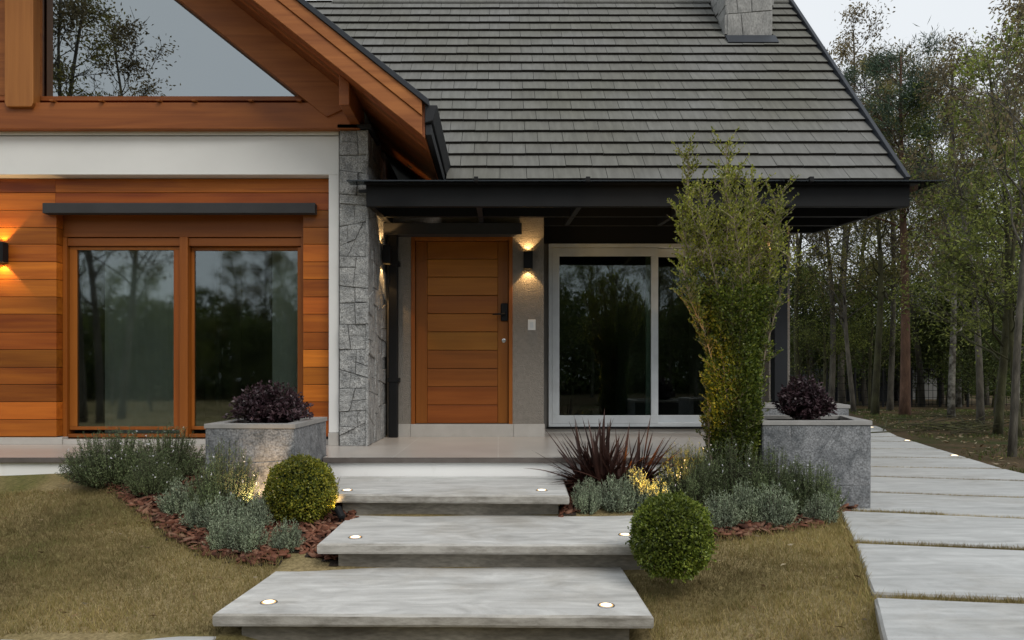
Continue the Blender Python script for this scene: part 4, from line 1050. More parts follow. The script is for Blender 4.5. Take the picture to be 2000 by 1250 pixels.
# low shrubs made of upright sprigs
def sprig_bush(seed, r, h, nstem, nleaf, L, Wd, up, bare=.35, nflower=0):
    rg = np.random.default_rng(seed); P, D, FP = [], [], []; m_ = MB()
    for k in range(nstem):
        az = rg.random()*2*np.pi; q = math.sqrt(rg.random()); el = math.acos(min(1, q*.97))
        hh = h*(.6+.5*rg.random()); e = np.array([math.cos(az)*q*r*(.85+.3*rg.random()), math.sin(az)*q*r*(.85+.3*rg.random()), hh*(math.sqrt(max(.05, 1-q*q*.85)))])
        b = np.array([math.cos(az)*q*r*.35, math.sin(az)*q*r*.35, 0]); mid = (b+e)/2 + np.array([math.cos(az), math.sin(az), 0])*r*.10*q + np.array([0, 0, -.02])
        t = np.linspace(bare*rg.uniform(.6, 1.3), 1, nleaf)[:, None]
        pts = (1-t)**2*b + 2*t*(1-t)*mid + t**2*e
        tan = unit(2*(1-t)*(mid-b) + 2*t*(e-mid))
        rd = unit(rg.normal(size=(nleaf, 3)))
        P.append(pts); D.append(tan*up + rd*(1.2-up*.5))
        m_.tube([b, (b+e)/2*.5+mid*.5, e], [.0035, .0025, .001], 3, cap=False)
        if nflower and rg.random() < nflower: FP.append(e + rg.normal(0, .012, 3))
    P = np.concatenate(P); D = np.concatenate(D)
    V, Fc = leaf_quads(P, D, rg.uniform(L*.7, L*1.2, len(P)), rg.uniform(Wd*.7, Wd*1.2, len(P)), rg)
    fl = None
    if FP:
        FP = np.array(FP); FP = np.repeat(FP, 5, 0); fl = leaf_quads(FP, rg.normal(size=(len(FP), 3))+np.array([0, -.6, .6]), .011, .008, rg)
    return (V, Fc), m_, fl
def bush_proto(name, cat, mat, args, group, twig='twig_dark', flower=False):
    (V, Fc), m_, fl = sprig_bush(*args)
    t = thing(name, None, cat, (0, 0, -50), group)
    mesh_obj('foliage', V, Fc, M[mat], t, local=True); m_.build('stem', M[twig], t, local=True)
    if fl: mesh_obj('petals', fl[0], fl[1], M['petal'], t, local=True)
    return t
west = [bush_proto('rosemary_bush', 'shrub', 'leaf_west', (31+i, .36, .40, 330, 50, .024, .0050, .55, .25, .07), 'dark rosemary like bushes') for i in range(3)]
silv = [bush_proto('silver_bush', 'shrub', 'leaf_silver', (41+i, .17, .20, 170, 36, .020, .0046, .65, .18, 0), 'low silvery bushes') for i in range(3)]
used_b = set()
def place_bush(protos, i, px, py, wpx, top, label, base_r, base_h):
    p = protos[i % len(protos)]
    x, y, z = hit(px, py)
    if p in used_b: o = copy_tree(p)
    else: o = p; used_b.add(p)
    o.location = (x, y, z-.01); o.rotation_euler = (0, 0, i*1.7)
    s = wpx/2*y/F/base_r; sz = (py-top)*y/F/base_h*1.12
    o.scale = (s, s, sz*.95); o['label'] = label
    return o
WB = [(216, 948, 170, 842, 'dark rosemary bush at the left end of the left bed, over the white terrace edge'), (325, 940, 150, 838, 'dark rosemary bush in the left bed under the timber window'), (440, 1010, 135, 872, 'dark rosemary bush right in front of the lit planter'),
      (1345, 990, 130, 872, 'dark rosemary bush right of the red flax'), (1425, 998, 160, 866, 'dark rosemary bush at the foot of the columnar shrub'), (1510, 1003, 150, 880, 'flowering rosemary bush in front of the left edge of the big planter'), (1585, 1010, 120, 905, 'rosemary bush at the right end of the right bed, against the big planter'), (300, 968, 110, 888, 'small rosemary bush on the bark chips, between two larger ones')]
for i, (a, b, c, d, lab) in enumerate(WB): place_bush(west, i, a, b, c, d, lab, .36, .40)
SB = [(350, 1005, 80, 938, 'silvery bush at the upper left of the left bed clump'), (398, 1030, 80, 963, 'silvery bush in the middle of the left bed clump'), (440, 1040, 90, 968, 'silvery bush behind the front one in the left bed'), (437, 1075, 70, 1008, 'silvery bush at the lower left of the left bed front row'), (482, 1078, 80, 1005, 'silvery bush in the middle of the left bed front row'), (497, 1040, 70, 968, 'silvery bush touching the left box ball'), (560, 1075, 70, 1018, 'separate small silvery bush below the left box ball'),
      (1146, 1000, 66, 936, 'small silvery bush beside the upper step, below the flax'), (1200, 996, 85, 932, 'silvery bush below the red flax'), (1243, 996, 75, 920, 'silvery bush between the flax and the right box ball'), (1408, 1032, 80, 962, 'silvery bush just right of the right box ball'), (1455, 1025, 75, 945, 'silvery bush second from the right box ball'), (1510, 1028, 100, 950, 'widest silvery bush in the right bed'), (1603, 1022, 70, 962, 'silvery bush at the path end of the right bed')]
for i, (a, b, c, d, lab) in enumerate(SB): place_bush(silv, i, a, b, c, d, lab, .17, .20)
o = place_bush(silv, 1, 1283, 1000, 70, 938, 'silvery bush lit yellow by a garden spotlight behind the right box ball', .17, .20)

# flax
def flax(label, c, n, Lm, seed, spread):
    rr4 = random.Random(seed); V, Fc = [], []
    t = thing('flax', label, 'plant', c)
    crowns = [(c[0]+rr4.uniform(-spread, spread), c[1]+rr4.uniform(-.12, .12)) for _ in range(6)]
    for k in range(n):
        cx_, cy_ = crowns[k % 6]; az = rr4.random()*2*math.pi; el = rr4.uniform(R(12), R(86)); 
        if abs(cx_-c[0]) > .1 and rr4.random() < .55: az = (0 if cx_ > c[0] else math.pi) + rr4.gauss(0, .8)
        L = Lm*rr4.uniform(.55, 1.1)*(.75+.35*math.sin(el)); wd = rr4.uniform(.010, .021)
        d = Vector((math.cos(az)*math.cos(el), math.sin(az)*math.cos(el), math.sin(el))); sd = Vector((-math.sin(az), math.cos(az), 0))
        sag = rr4.uniform(.05, .45)*(1-.7*math.sin(el)); base = Vector((cx_+math.cos(az)*.03, cy_+math.sin(az)*.03, c[2])); m = 8; n0 = len(V)
        tw2 = rr4.uniform(-.6, .6)
        for j in range(m+1):
            u = j/m; p = base + d*L*u + Vector((0, 0, -sag*L*u*u)); ww_ = wd*(.55+1.0*min(u*3, 1)*.45)*(1-u**2.2)+.0008
            s2 = (sd*math.cos(tw2*u) + d.cross(sd)*math.sin(tw2*u)); nn = d.cross(s2)
            V += [p - s2*ww_ + nn*ww_*.5, p, p + s2*ww_ + nn*ww_*.5]
        for j in range(m):
            q = n0+3*j; Fc += [(q, q+1, q+4, q+3), (q+1, q+2, q+5, q+4)]
    mesh_obj('blades', np.array([tuple(v) for v in V]), np.array(Fc), M['leaf_flax'], t)
    return t
fx = hit(1195, 962)
flax('dark red flax with spiky sword leaves in front of the terrace', (X(1195, 5.78), 5.78, gzf(X(1195, 5.78), 5.78)), 230, .56, 3, .20)

# purple shrubs in planters
def purple(label, c, r, h, seed):
    rg = np.random.default_rng(seed); t = thing('purple_shrub', label, 'shrub', c, 'purple leaved shrubs')
    P, D = [], []; m_ = MB()
    for k in range(230):
        az = rg.random()*2*np.pi; q = math.sqrt(rg.random()); hh = h*(.65+.45*rg.random())
        e = np.array([math.cos(az)*q*r, math.sin(az)*q*r*.9, hh*math.sqrt(max(.04, 1-q*q*.9))]) + np.array(c); b = np.array(c)+np.array([math.cos(az)*.03, math.sin(az)*.03, 0])
        mid = (b+e)/2 + np.array([0, 0, h*.14]); tt = np.linspace(.3, 1, 26)[:, None]
        pts = (1-tt)**2*b+2*tt*(1-tt)*mid+tt**2*e; P.append(pts); D.append(unit(e-b)*.5+rg.normal(0, .7, pts.shape))
        m_.tube([b, mid, e], [.004, .003, .001], 3, cap=False)
    P = np.concatenate(P); D = np.concatenate(D)
    V, Fc = leaf_quads(P, D, rg.uniform(.026, .044, len(P)), rg.uniform(.014, .023, len(P)), rg, .3)
    mesh_obj('foliage', V, Fc, M['leaf_purple'], t); m_.build('stem', M['twig_dark'], t)
purple('dark purple leaved shrub in the planter before the timber window', (X(527, 5.75), 5.75, .275), .345, .35, 51)
purple('dark purple leaved shrub in the big planter beside the path', (X(1570, 6.15), 6.15, .275), .255, .40, 52)

# ------------------------------------------------------------------ beds and bark chips
def world_poly(px): return [hit(a, b)[:2] for a, b in px]
c1, c2, c3 = steps_world[0][0], steps_world[1][0], steps_world[2][0]
bedL = world_poly([(145, 924), (205, 955), (262, 1000), (330, 1052), (400, 1088), (470, 1102), (545, 1106)]) + [(c3[3][0]+.02, c3[3][1]-.06), (c2[0][0]+.1, c2[0][1]+.08), (c2[3][0]+.04, c2[3][1]), (c1[0][0]+.08, c1[0][1]+.05), (c1[3][0], DE-.002), (-3.62, DE-.002)]
bedR = [(c1[2][0], DE-.002), (c1[1][0]-.06, c1[1][1]+.05), (c2[2][0]-.05, c2[2][1]), (c2[2][0]+.0, c2[2][1]-.3)] + world_poly([(1395, 1060), (1450, 1052), (1530, 1042), (1610, 1030), (1638, 1003)]) + [(2.90, 5.71), (2.12, 5.72), (2.12, DE-.002)]
def in_poly(x, y, P):
    x = np.asarray(x); y = np.asarray(y); r = np.zeros(x.shape, bool); n = len(P)
    for i in range(n):
        x0, y0 = P[i]; x1, y1 = P[(i+1) % n]
        c = ((y0 > y) != (y1 > y)); 
        with np.errstate(divide='ignore', invalid='ignore'):
            r ^= c & (x < (x1-x0)*(y-y0)/(y1-y0+1e-12)+x0)
    return r
def bed(P, seed, n):
    rg = np.random.default_rng(seed); P_ = np.array(P); mn, mxx = P_.min(0), P_.max(0)
    x = rg.uniform(mn[0], mxx[0], n*4); y = rg.uniform(mn[1], mxx[1], n*4); k = in_poly(x, y, P); x, y = x[k][:n], y[k][:n]; n = len(x)
    z = gz(x, y) + .006 + .03*rg.random(n)
    az = rg.random(n)*2*np.pi; L = rg.uniform(.02, .046, n); Wd = L*rg.uniform(.38, .72, n); th = rg.uniform(.004, .010, n)
    tx, ty = rg.normal(0, .32, n), rg.normal(0, .32, n)
    ring = []; K = 7
    for j in range(K):
        a = 2*np.pi*j/K; rj = rg.uniform(.78, 1.12, n); u = np.cos(a)*L*rj; v = np.sin(a)*Wd*rj
        px = u*np.cos(az)-v*np.sin(az); py = u*np.sin(az)+v*np.cos(az); pz = u*tx+v*ty
        ring.append(np.stack([x+px, y+py, z+pz], 1))
    R0 = np.stack(ring, 1); Rt = R0.copy(); c = R0.mean(1, keepdims=True); Rt = c+(Rt-c)*.86; Rt[:, :, 2] += th[:, None]
    Rb = R0.copy(); Rb[:, :, 2] -= th[:, None]*.6
    V = np.concatenate([Rb, R0, Rt], 1).reshape(-1, 3)
    base = np.arange(n)*3*K; Fs = []
    for lay in (0, 1):
        for j in range(K):
            Fs.append(np.stack([base+lay*K+j, base+lay*K+(j+1) % K, base+(lay+1)*K+(j+1) % K, base+(lay+1)*K+j], 1))
    # tops as a fan of quads
    for j in (1, 3, 5):
        Fs.append(np.stack([base+2*K, base+2*K+j, base+2*K+j+1, base+2*K+(j+1)], 1) if False else np.stack([base+2*K, base+2*K+j, base+2*K+j+1, base+2*K+min(j+2, K-1)], 1) if j < 5 else np.stack([base+2*K, base+2*K+4, base+2*K+5, base+2*K+6], 1))
    F4 = np.concatenate(Fs[:-3]); 
    me_f = [F4]
    V2 = V
    tops = []
    for j in range(1, K-1, 2):
        if j+2 <= K-1: tops.append(np.stack([base+2*K, base+2*K+j, base+2*K+j+1, base+2*K+j+2], 1))
    tops.append(np.stack([base+2*K, base+2*K+K-2, base+2*K+K-1, base+2*K+K-1], 1)) if (K-1) % 2 else None
    return V2, np.concatenate(me_f+[t for t in tops if t is not None])
def soil_sheet(P, name):
    P_ = np.array(P); mn, mxx = P_.min(0), P_.max(0); h_ = .06
    xs = np.arange(mn[0], mxx[0]+h_, h_); ys = np.arange(mn[1], mxx[1]+h_, h_); XX, YY = np.meshgrid(xs, ys); nx = len(xs)
    i = (np.arange(len(ys)-1)[:, None]*nx+np.arange(nx-1)[None, :]); cxm = XX[:-1, :-1]+h_/2; cym = YY[:-1, :-1]+h_/2
    k = in_poly(cxm, cym, P); Q = i[k]
    V = np.stack([XX, YY, gz(XX, YY)+.007], -1).reshape(-1, 3)
    tag(mesh_obj(name, V, np.stack([Q, Q+1, Q+nx+1, Q+nx], -1), M['soil'], smooth=True), kind='structure')
soil_sheet(bedL, 'bed_soil'); soil_sheet(bedR, 'bed_soil')
VL, FL_ = bed(bedL, 61, 3200); VR, FR_ = bed(bedR, 62, 1900)
V, Fc = join([(VL, FL_), (VR, FR_)])
tag(mesh_obj('bark_mulch', V, Fc, M['chip']), 'reddish brown bark chips covering both planting beds', 'mulch', kind='stuff')

# ------------------------------------------------------------------ grass
def on_slab(x, y):
    k = np.zeros(x.shape, bool)
    for c4, z in steps_world: k |= in_poly(x, y, c4)
    for i in range(len(gaps)-1):
        (L0, R0), (L1, R1) = gaps[i], gaps[i+1]
        v0 = Vector(L1)-Vector(L0); v1 = Vector(R1)-Vector(R0); a = v0.normalized()*.04; b = v1.normalized()*.04
        k |= in_poly(x, y, [(L0[0]+a.x, L0[1]+a.y), (R0[0]+b.x, R0[1]+b.y), (R1[0]-b.x, R1[1]-b.y), (L1[0]-a.x, L1[1]-a.y)])
    k |= in_poly(x, y, [(-2.46, 2.6), (-1.40, 2.6), (-1.40, 3.585), (-2.46, 3.585)])
    k |= (y > DE-.01) & (x < 2.16); k |= (y > 5.69) & (x < 3.1) ; k |= (y > 6.6) & (x < 3.3)
    return k
def blades(x, y, rg, h0, h1, w_):
    n = len(x); z = gz(x, y); h = rg.uniform(h0, h1, n); az = rg.random(n)*2*np.pi; lean = rg.uniform(.1, .95, n)
    d = np.stack([np.cos(az)*lean, np.sin(az)*lean, np.ones(n)], 1); a2 = rg.random(n)*np.pi; s = np.stack([np.cos(a2), np.sin(a2), np.zeros(n)], 1)*w_/2
    P = np.stack([x, y, z-.003], 1)
    V = np.stack([P-s, P+s, P+d*h[:, None]], 1).reshape(-1, 3); return V, np.arange(n*3).reshape(n, 3)
rg = np.random.default_rng(77)
def field(x0, x1, y0, y1, n, extra=None):
    x = rg.uniform(x0, x1, n); y = rg.uniform(y0, y1, n); k = ~in_poly(x, y, bedL) & ~in_poly(x, y, bedR) & ~on_slab(x, y)
    if extra is not None: k &= extra(x, y)
    return x[k], y[k]
xa, ya = field(-5.6, -.6, 2.6, 6.13, 210000); xb, yb_ = field(.3, 3.4, 2.6, 5.75, 110000)
# grass growing in the joints of the path
xg, yg = [], []
for (Lp, Rp) in gaps[:-1]:
    n = 1500; u = rg.random(n); xg.append(Lp[0]+(Rp[0]-Lp[0])*u); yg.append(Lp[1]+(Rp[1]-Lp[1])*u+rg.uniform(-.035, .035, n))
x = np.concatenate([xa, xb]); y = np.concatenate([ya, yb_])
V1 = blades(x, y, rg, .012, .046, .0042)
V2 = blades(np.concatenate(xg), np.concatenate(yg), rg, .010, .030, .004)
tx, ty = [], []
edges = [[g_[0] for g_ in gaps[:5]], [c3[0], c3[3]], [c3[1], c3[2]], bedL[:7], [(-6, DE-.02), (-3.7, DE-.02)], world_poly([(1395, 1060), (1450, 1052), (1530, 1042), (1610, 1030), (1638, 1003)])]
for E in edges:
    for (p, q) in zip(E[:-1], E[1:]):
        L_ = math.dist(p, q); n = int(L_*420); u = rg.random(n); off = -np.abs(rg.normal(0, .025, n))
        nx_, ny_ = -(q[1]-p[1])/L_, (q[0]-p[0])/L_; sg_ = 1 if rg.random() < 2 else -1
        tx.append(p[0]+(q[0]-p[0])*u + rg.normal(0, .022, n)); ty.append(p[1]+(q[1]-p[1])*u + rg.normal(0, .022, n))
tx = np.concatenate(tx); ty = np.concatenate(ty); k = ~on_slab(tx, ty); V3_ = blades(tx[k], ty[k], rg, .03, .075, .005)
nc = 260; cxs, cys = np.concatenate([rg.uniform(-5, -.8, nc), rg.uniform(.9, 2.3, 90)]), np.concatenate([rg.uniform(2.8, 6.0, nc), rg.uniform(2.8, 5.2, 90)])
qx = np.repeat(cxs, 26)+rg.normal(0, .02, len(cxs)*26); qy = np.repeat(cys, 26)+rg.normal(0, .02, len(cxs)*26); k = ~on_slab(qx, qy) & ~in_poly(qx, qy, bedL) & ~in_poly(qx, qy, bedR); V4_ = blades(qx[k], qy[k], rg, .025, .06, .005)
Vg, Fg = join([V1, V2, V3_, V4_])
tag(mesh_obj('grass', Vg, Fg, M['grass']), 'short dormant brown and green lawn grass', 'grass', kind='stuff')
# woodland herbs beside the path
n = 110000; x = rg.uniform(5.2, 24, n); y = rg.uniform(5, 24, n); pn = np.sin(x*1.3+np.sin(y*.9)*2)*np.cos(y*1.1-x*.4)
k = (x > 2.85+.36*y) & (pn > -.35+.5*rg.random(n)) & ~on_slab(x, y); V3 = blades(x[k], y[k], rg, .03, .09, .012)
tag(mesh_obj('undergrowth', V3[0], V3[1], M['leaf_shade']), 'patchy green undergrowth on the woodland floor', 'undergrowth', kind='stuff')
# fallen leaves
n1 = 130; x1_, y1_ = field(-4.6, -1.0, 2.9, 6.0, n1); x2_, y2_ = field(.9, 2.4, 3.0, 5.0, 45)
n2 = 6500; x3_ = rg.uniform(5.4, 24, n2); y3_ = rg.uniform(6, 24, n2); k = (x3_ > 2.9+.36*y3_) & ~on_slab(x3_, y3_)
def litter(x, y, L0, L1, lift):
    P = np.stack([x, y, gz(x, y)+lift], 1); n = len(x); D = np.stack([rg.normal(size=n), rg.normal(size=n), rg.normal(0, .15, n)], 1)
    return leaf_quads(P, D, rg.uniform(L0, L1, n), rg.uniform(L0*.3, L0*.5, n), rg, .25)
Vl, Fl = join([litter(x1_, y1_, .03, .06, .028), litter(x2_, y2_, .03, .05, .028), litter(x3_[k], y3_[k], .05, .12, .03)])
tag(mesh_obj('leaf_litter', Vl, Fl, M['litter']), 'dry fallen leaves scattered on lawn and woodland floor', 'fallen leaves', kind='stuff')

# ------------------------------------------------------------------ garden spotlights
def garden_spot(loc, target, energy, label, size=70, col=(1, .62, .22)):
    t = thing('garden_spotlight', label, 'spotlight', loc, 'black garden spotlights')
    d = (Vector(target)-Vector(loc)).normalized(); c = Vector(loc)+Vector((0, 0, .085))
    MB().tube([loc, c], .006, 8).build('stake', M['black'], t)
    MB().tube([c-d*.045, c-d*.04, c+d*.035, c+d*.045], [.016, .026, .028, .030], 14).build('lamp_head', M['black'], t)
    spot('lamp_beam', t, c+d*.055, d, energy, size, col, .5, .02)
    return t
g1 = (X(664, 5.05), 5.05, gzf(X(664, 5.05), 5.05)); garden_spot(g1, (X(600, 5.12), 5.3, -.05), 1.6, 'small black garden spotlight on the chips between box ball and steps', 110)
g2 = (-1.70, 5.06, gzf(-1.70, 5.06)); garden_spot(g2, (-1.84, 5.3, .10), 11, 'garden spotlight hidden among silvery bushes, aimed at the lit planter', 125, (1, .66, .36))
g3 = (X(1262, 4.75), 4.75, gzf(X(1262, 4.75), 4.75)); garden_spot(g3, (X(1285, 5.3), 5.3, .02), 80, 'garden spotlight hidden behind the right box ball', 48, (1, .55, .10))

# ------------------------------------------------------------------ trees
def make_tree(seed, H, r0, cb, spread, nl, leaf, leafw, sig, lean=(0, 0), wob=.25, limbs=22, el=(15, 60), droop=0.0, bare=0, pine=False):
    rg = np.random.default_rng(seed); rr5 = random.Random(seed); m_ = MB(); m2 = MB()
    pts = []; n = 14; ph = rr5.random()*6; ph2 = rr5.random()*6
    for k in range(n+1):
        u = k/n; pts.append(Vector((lean[0]*u**1.2*H + wob*math.sin(u*4+ph)*u, lean[1]*u*H + wob*math.cos(u*3.3+ph2)*u, -.15+u*H)))
    m_.tube(pts, [r0*(1.25 if k == 0 else 1)*(1-.86*(k/n)**1.1)+.008 for k in range(n+1)], 9)
    C, Dd = [], []
    def at(u):
        f_ = u*n; i = min(n-1, int(f_)); return pts[i].lerp(pts[i+1], f_-i)
    for k in range(limbs):
        u = cb + (1-cb)*((k+rr5.random()*.8)/limbs)*.98; p = at(u); az = k*2.4+rr5.uniform(-.5, .5); e_ = R(rr5.uniform(*el))
        Ln = spread*(1.05-.75*((u-cb)/(1-cb))**1.2)*rr5.uniform(.6, 1.15)
        d = Vector((math.cos(az)*math.cos(e_), math.sin(az)*math.cos(e_), math.sin(e_))); lp = [p]
        for j in range(1, 6):
            t = j/5; lp.append(p + d*Ln*t + Vector((rr5.uniform(-.1, .1)*Ln*.5, rr5.uniform(-.1, .1)*Ln*.5, (.12-droop)*Ln*t*t)))
        rb = max(.012, r0*.42*(1-.7*u))
        m_.tube(lp, [rb*(1-.17*j) for j in range(6)], 6)
        isbare = rr5.random() < bare
        ntw = 9 if not pine else 8
        for q in range(ntw):
            t = rr5.uniform(.3, 1.0); f_ = t*5; i = min(4, int(f_)); a = lp[i].lerp(lp[i+1], f_-i)
            dv = (d + Vector((rr5.uniform(-1, 1), rr5.uniform(-1, 1), rr5.uniform(-.5-droop, .8)))*.9).normalized(); ln = Ln*rr5.uniform(.22, .5); mid = a + dv*ln*.5 + Vector((0, 0, .05*ln)); e = a+dv*ln+Vector((0, 0, -droop*ln*.6))
            m_.tube([a, mid, e], [rb*.35, rb*.22, .004], 4, cap=False)
            for _ in range(3):
                ss = a.lerp(e, rr5.uniform(.4, 1)); ee = ss + (dv+Vector((rr5.uniform(-1, 1), rr5.uniform(-1, 1), rr5.uniform(-.8, .7)))).normalized()*ln*.45
                m_.tube([ss, ee], [.007, .003], 3, cap=False)
                if not isbare:
                    C.append(ee); Dd.append(dv)
            if not isbare:
                for tt in (.45, .75, 1.0): C.append(a.lerp(e, tt)); Dd.append(dv)
    C = np.array([tuple(c) for c in C]); Dd = np.array([tuple(d) for d in Dd])
    wts = rg.random(len(C))**2.6+.03; idx = rg.choice(len(C), nl, p=wts/wts.sum())
    if pine:
        cc = rg.choice(len(C), 52, replace=False); idx = cc[rg.integers(0, 52, nl)]
    P = C[idx] + rg.normal(0, sig, (nl, 3))*np.array([1, 1, .7])
    if pine: D = Dd[idx]*.5 + rg.normal(0, .6, (nl, 3)) + np.array([0, 0, .35])
    else: D = Dd[idx]*.4 + rg.normal(0, .65, (nl, 3)) + np.array([0, 0, -.25])
    V, Fc = leaf_quads(P, D, rg.uniform(leaf*.65, leaf*1.25, nl), rg.uniform(leafw*.7, leafw*1.2, nl), rg, .2)
    return m_, V, Fc
KIND = {}
def kind_(key, name, bark, leafm, *a, **k):
    m_, V, Fc = make_tree(*a, **k)
    t = thing(name, None, 'tree', (0, 0, -80)); 
    m_.build('trunk', M[bark], t, local=True, smooth=True); mesh_obj('crown', V, Fc, M[leafm], t, local=True)
    KIND[key] = [t, False]
kind_('a', 'forest_tree', 'bark_moss', 'leaf_tree_a', 101, 9.6, .105, .36, 2.3, 5400, .115, .045, .17, wob=.4)
kind_('b', 'forest_tree', 'bark_grey', 'leaf_tree_b', 102, 10.4, .095, .48, 2.0, 4600, .11, .045, .16, lean=(.02, 0), bare=.15, wob=.4)
kind_('c', 'forest_tree', 'bark_pale', 'leaf_tree_c', 103, 8.6, .085, .26, 2.4, 5800, .11, .042, .17, lean=(-.03, .02), wob=.4)
kind_('d', 'forest_tree', 'bark_grey', 'leaf_tree_a', 104, 11.0, .09, .32, 1.9, 5000, .11, .042, .17, lean=(.05, 0), droop=.15, wob=.5)
kind_('e', 'forest_tree', 'bark_moss', 'leaf_tree_c', 105, 7.2, .07, .18, 2.2, 5600, .10, .040, .17, lean=(-.06, 0), wob=.4)
kind_('f', 'forest_tree', 'bark_grey', 'leaf_tree_b', 106, 9.0, .075, .3, 2.2, 4200, .10, .042, .16, lean=(.03, .03), bare=.45, wob=.5, limbs=28)
kind_('p', 'pine_tree', 'bark_pine', 'leaf_pine', 107, 9.6, .125, .50, 1.8, 15000, .20, .018, .21, wob=.08, limbs=24, el=(0, 40), pine=True)
kind_('u', 'understory_tree', 'bark_moss', 'leaf_shade', 108, 3.6, .04, .12, 1.6, 9000, .10, .042, .26, limbs=24)
def tree(key, x, y, label, group=None, s=1.0, sz=None, rz=0.0, z=None):
    t, used = KIND[key]
    o = copy_tree(t) if used else t
    KIND[key][1] = True
    o.location = (x, y, gzf(x, y) if z is None else z); o.rotation_euler = (0, 0, rz); o.scale = (s, s, sz or s)
    o['label'] = label
    if group: o['group'] = group
    return o
def at_px(px, D): return X(px, D), D
# singled-out trees
x, y = at_px(1767, 20.2); tree('p', x, y, 'pine with straight bare reddish trunk and dark clumps of needles', s=1.08)
x, y = at_px(1709, 21.0); tree('a', x, y, 'mossy trunk leaning left, next to the pine on its left', rz=2.6, s=.95)
x, y = at_px(1622, 23.5); tree('b', x, y, 'pale slender trunk just right of the purple shrub', rz=.6, s=.98)
x, y = at_px(1858, 19.5); tree('c', x, y, 'pale lichen spotted trunk leaning left, right of the pine', rz=.3, s=1.0)
x, y = at_px(1948, 13.5); tree('e', x, y, 'bright green bushy tree with pale trunk near the right photo edge', rz=1.2, s=1.0)
x, y = at_px(1978, 9.6); o = tree('f', x, y, 'nearest tree, brown trunk leaning right at the photo edge beside the path', rz=.3, s=.95); o.rotation_euler[1] = R(9); o.scale = (.6, .6, .95)
x, y = at_px(1915, 16.5); tree('f', x, y, 'half bare tree with forked thin branches behind the branch pile', rz=2.0, s=.95)
x, y = at_px(1738, 23.5); tree('d', x, y, 'mossy straight trunk between pine and leaning mossy trunk', rz=4.0, s=1.0)
x, y = at_px(1668, 22.5); tree('f', x, y, 'thin dark trunk with bare twigs before the dark neighbouring house', rz=.9, s=.95)
gr = 'trees crowding the wood behind the house'
KL = {'a': 'olive green tree crowding the wood right of the house', 'b': 'brownish leaved tree crowding the wood right of the house', 'c': 'lighter green tree crowding the wood right of the house', 'd': 'tall narrow green tree crowding the wood right of the house', 'e': 'short leaning green tree crowding the wood right of the house', 'f': 'half bare thin tree crowding the wood right of the house'}
HK = {'a': 9.6, 'b': 10.4, 'c': 8.6, 'd': 11.0, 'e': 7.2, 'f': 9.0}
lst = [(1560, 25, 'a', 290), (1590, 29, 'd', 190), (1645, 27, 'b', 50), (1690, 28, 'f', 115), (1800, 27, 'd', 95), (1838, 30, 'b', 105), (1872, 26, 'c', 310), (1925, 28, 'f', 190), (1945, 21, 'f', 230), (1985, 17, 'c', 300), (2035, 15.5, 'b', -60), (1990, 13.0, 'e', 270), (1700, 24, 'e', 470), (1605, 24, 'e', 490), (2060, 28, 'a', 60), (1890, 34, 'f', 230), (1770, 32, 'f', 230)]
for i, (px, D, k, yt) in enumerate(lst):
    x, y = at_px(px, D); s_ = (Z(yt, D)+.4)/HK[k]; tree(k, x, y, KL[k], gr, s=max(.75, min(1.2, s_)), sz=s_, rz=i*2.1)
for i, (px, D, s) in enumerate([(1600, 30, 1.0), (1650, 33, 1.1), (1700, 31, .9), (1790, 31, 1.0), (1830, 29, 1.1), (1880, 29, 1.0), (1920, 24, .8), (1960, 30, 1.2), (1995, 19, .75), (1560, 30, 1.0), (1580, 27, 1.4), (1675, 28, 1.4), (1760, 33, 1.5), (1850, 27, 1.4), (1940, 25, 1.4)]):
    x, y = at_px(px, D); tree('u', x, y, 'dark low understory bush between the trunks', 'understory bushes of the wood', s=s, rz=i*1.3)
# far wood as one mass
n = 60000; rgf = np.random.default_rng(5); xx = rgf.uniform(8, 120, n); yy = rgf.uniform(44, 70, n); hh = 3.5+2.5*np.sin(xx*.35)*np.cos(xx*.13+1)+1.2*np.sin(xx*1.1)
zz = -.4 + rgf.random(n)*hh
V, Fc = leaf_quads(np.stack([xx, yy, zz], 1), rgf.normal(size=(n, 3)), rgf.uniform(.4, .9, n), rgf.uniform(.25, .5, n), rgf)
tag(mesh_obj('far_woods', V, Fc, M['leaf_shade']), 'dark mass of far woodland behind the trunks', 'woods', kind='stuff')

# trees in front of the house, behind the camera: seen mirrored in the panes
fg = 'trees across the lawn mirrored in the panes'
tree('d', -13.0, -7.5, 'tall tree mirrored in the gable pane', fg, s=1.25, rz=1.0)
tree('f', -12.2, -7.0, 'half bare tree mirrored in the gable pane', fg, s=1.4, rz=2.0)
tree('f', -12.9, -9.5, 'half bare tree mirrored in the gable pane', fg, s=1.5, rz=4.4)
for i, (x, y, k, s) in enumerate([(-22, -20, 'a', .8), (-18.5, -23, 'c', .85), (-15.5, -20, 'e', .85), (-9, -22, 'a', .85), (-6.5, -18, 'd', .8), (-12, -30, 'u', 1.4), (-3.5, -20, 'c', .95), (0, -18, 'a', .95), (3, -21, 'e', 1.1), (6, -19, 'd', .8), (9, -22, 'a', 1.0), (12, -20, 'c', .9), (-26, -24, 'b', .9), (-5, -13, 'u', 1.1), (2, -13, 'u', 1.2), (5.5, -13, 'u', 1.1), (-10, -15, 'u', 1.0), (-15, -16, 'u', 1.1), (9, -15, 'u', 1.2), (-1, -14, 'u', 1.0)]):
    tree(k, x, y, 'tree across the lawn, dimly mirrored in the lower panes', fg, s=s, rz=i*1.9)
for i in range(34):
    x = -34 + i*1.55 + random.uniform(-.5, .5); y = random.uniform(-30, -21)
    if abs(x + .48*(14.6-y)) < 1.3: continue
    tree('acdeabcd'[i % 8], x, y, 'tree across the lawn, dimly mirrored in the lower panes', fg, s=.8+.25*random.random(), rz=i*2.3)
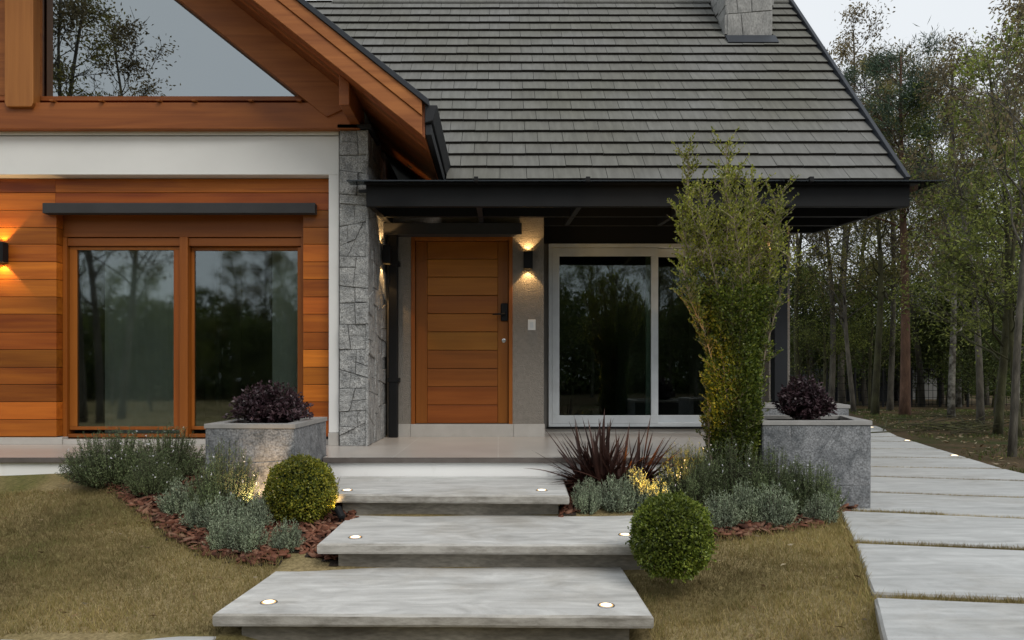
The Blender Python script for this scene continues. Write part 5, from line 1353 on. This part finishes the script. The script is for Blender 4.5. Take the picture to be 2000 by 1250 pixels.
n = 130000; xx = rgf.uniform(-60, 50, n); yy = rgf.uniform(-42, -31, n); zz = -.7 + rgf.random(n)**.9*(6.6+.8*np.sin(xx*.5)+.7*np.sin(xx*1.3+2)-1.4*np.exp(-((xx+22.5)/2.0)**2))
V, Fc = leaf_quads(np.stack([xx, yy, zz], 1), rgf.normal(size=(n, 3)), rgf.uniform(.3, .6, n), rgf.uniform(.14, .3, n), rgf)
tag(mesh_obj('far_hedge', V, Fc, M['leaf_shade']), 'dark hedge across the lawn mirrored in the panes', 'woods', kind='stuff')

# ------------------------------------------------------------------ fence, neighbour's house, branch pile
FY = 26.5
fz = gzf(20, FY)
fence = thing('fence', 'dark green wire fence across the wood, behind the tree trunks', 'fence', (18, FY, fz))
for px in range(1560, 2100, 55):
    x = X(px, FY); MB().box(x-.03, x+.03, FY-.03, FY+.03, fz-.1, fz+1.45).build('fence_post', M['black'], fence)
m_ = MB(); xl, xr = X(1560, FY), X(2095, FY)
for k in range(6): m_.box(xl, xr, FY-.006, FY+.006, fz+.08+k*.26, fz+.095+k*.26)
xx = xl
while xx < xr: m_.box(xx-.005, xx+.005, FY-.008, FY-.001+.01, fz+.02, fz+1.4); xx += .16
m_.build('fence_wire', M['black'], fence)
NY = 33
nh = thing('neighbour_house', 'dark low house with beige column behind the fence', 'house', (X(1740, NY), NY, -.4))
zt_ = Z(640, NY)
MB().box(X(1627, NY), X(1745, NY), NY, NY+6, -.4, zt_).build('dark_wall', M['charcoal'], nh)
MB().box(X(1745, NY)+.01, X(1900, NY), NY+2.4, NY+6, -.4, zt_-.3).build('back_wall', M['interior'], nh)
MB().box(X(1740, NY), X(1910, NY), NY-.3, NY+6, Z(652, NY), zt_+.05).build('flat_roof', M['darkbox'], nh)
MB().box(X(1756, NY), X(1768, NY), NY+.1, NY+.5, -.4, Z(652.5, NY)).build('column', M['stucco'], nh)
MB().box(X(1768, NY)+.01, X(1880, NY), NY+.1, NY+.4, Z(675, NY), Z(652.5, NY)).build('lintel', M['stucco_plain'], nh)
MB().box(X(1790, NY), X(1840, NY), NY+2.34, NY+2.38, -.2, Z(690, NY)).build('window', M['glass_door'], nh)
m_ = MB(); bx_, by_, bz_ = hit(1868, 846); rr6 = random.Random(9)
bp = thing('branch_pile', 'heap of dry cut branches on the woodland floor', 'branch pile', (bx_, by_, bz_))
for k in range(40):
    a = rr6.gauss(.3, .9); L = rr6.uniform(.5, 1.7); c = Vector((bx_+rr6.gauss(0, .65), by_+rr6.gauss(0, .5), bz_+rr6.uniform(.02, .24))); d = Vector((math.cos(a), math.sin(a)*.6, rr6.uniform(-.15, .28)))
    z0 = max(0, -(c-d*L/2).z+bz_+.02); c.z += z0
    m_.tube([c-d*L/2, c+Vector((0, 0, rr6.uniform(-.03, .08))), c+d*L/2], [rr6.uniform(.008, .018), .010, .004], 5)
m_.build('branches', M['bark_moss'], bp)
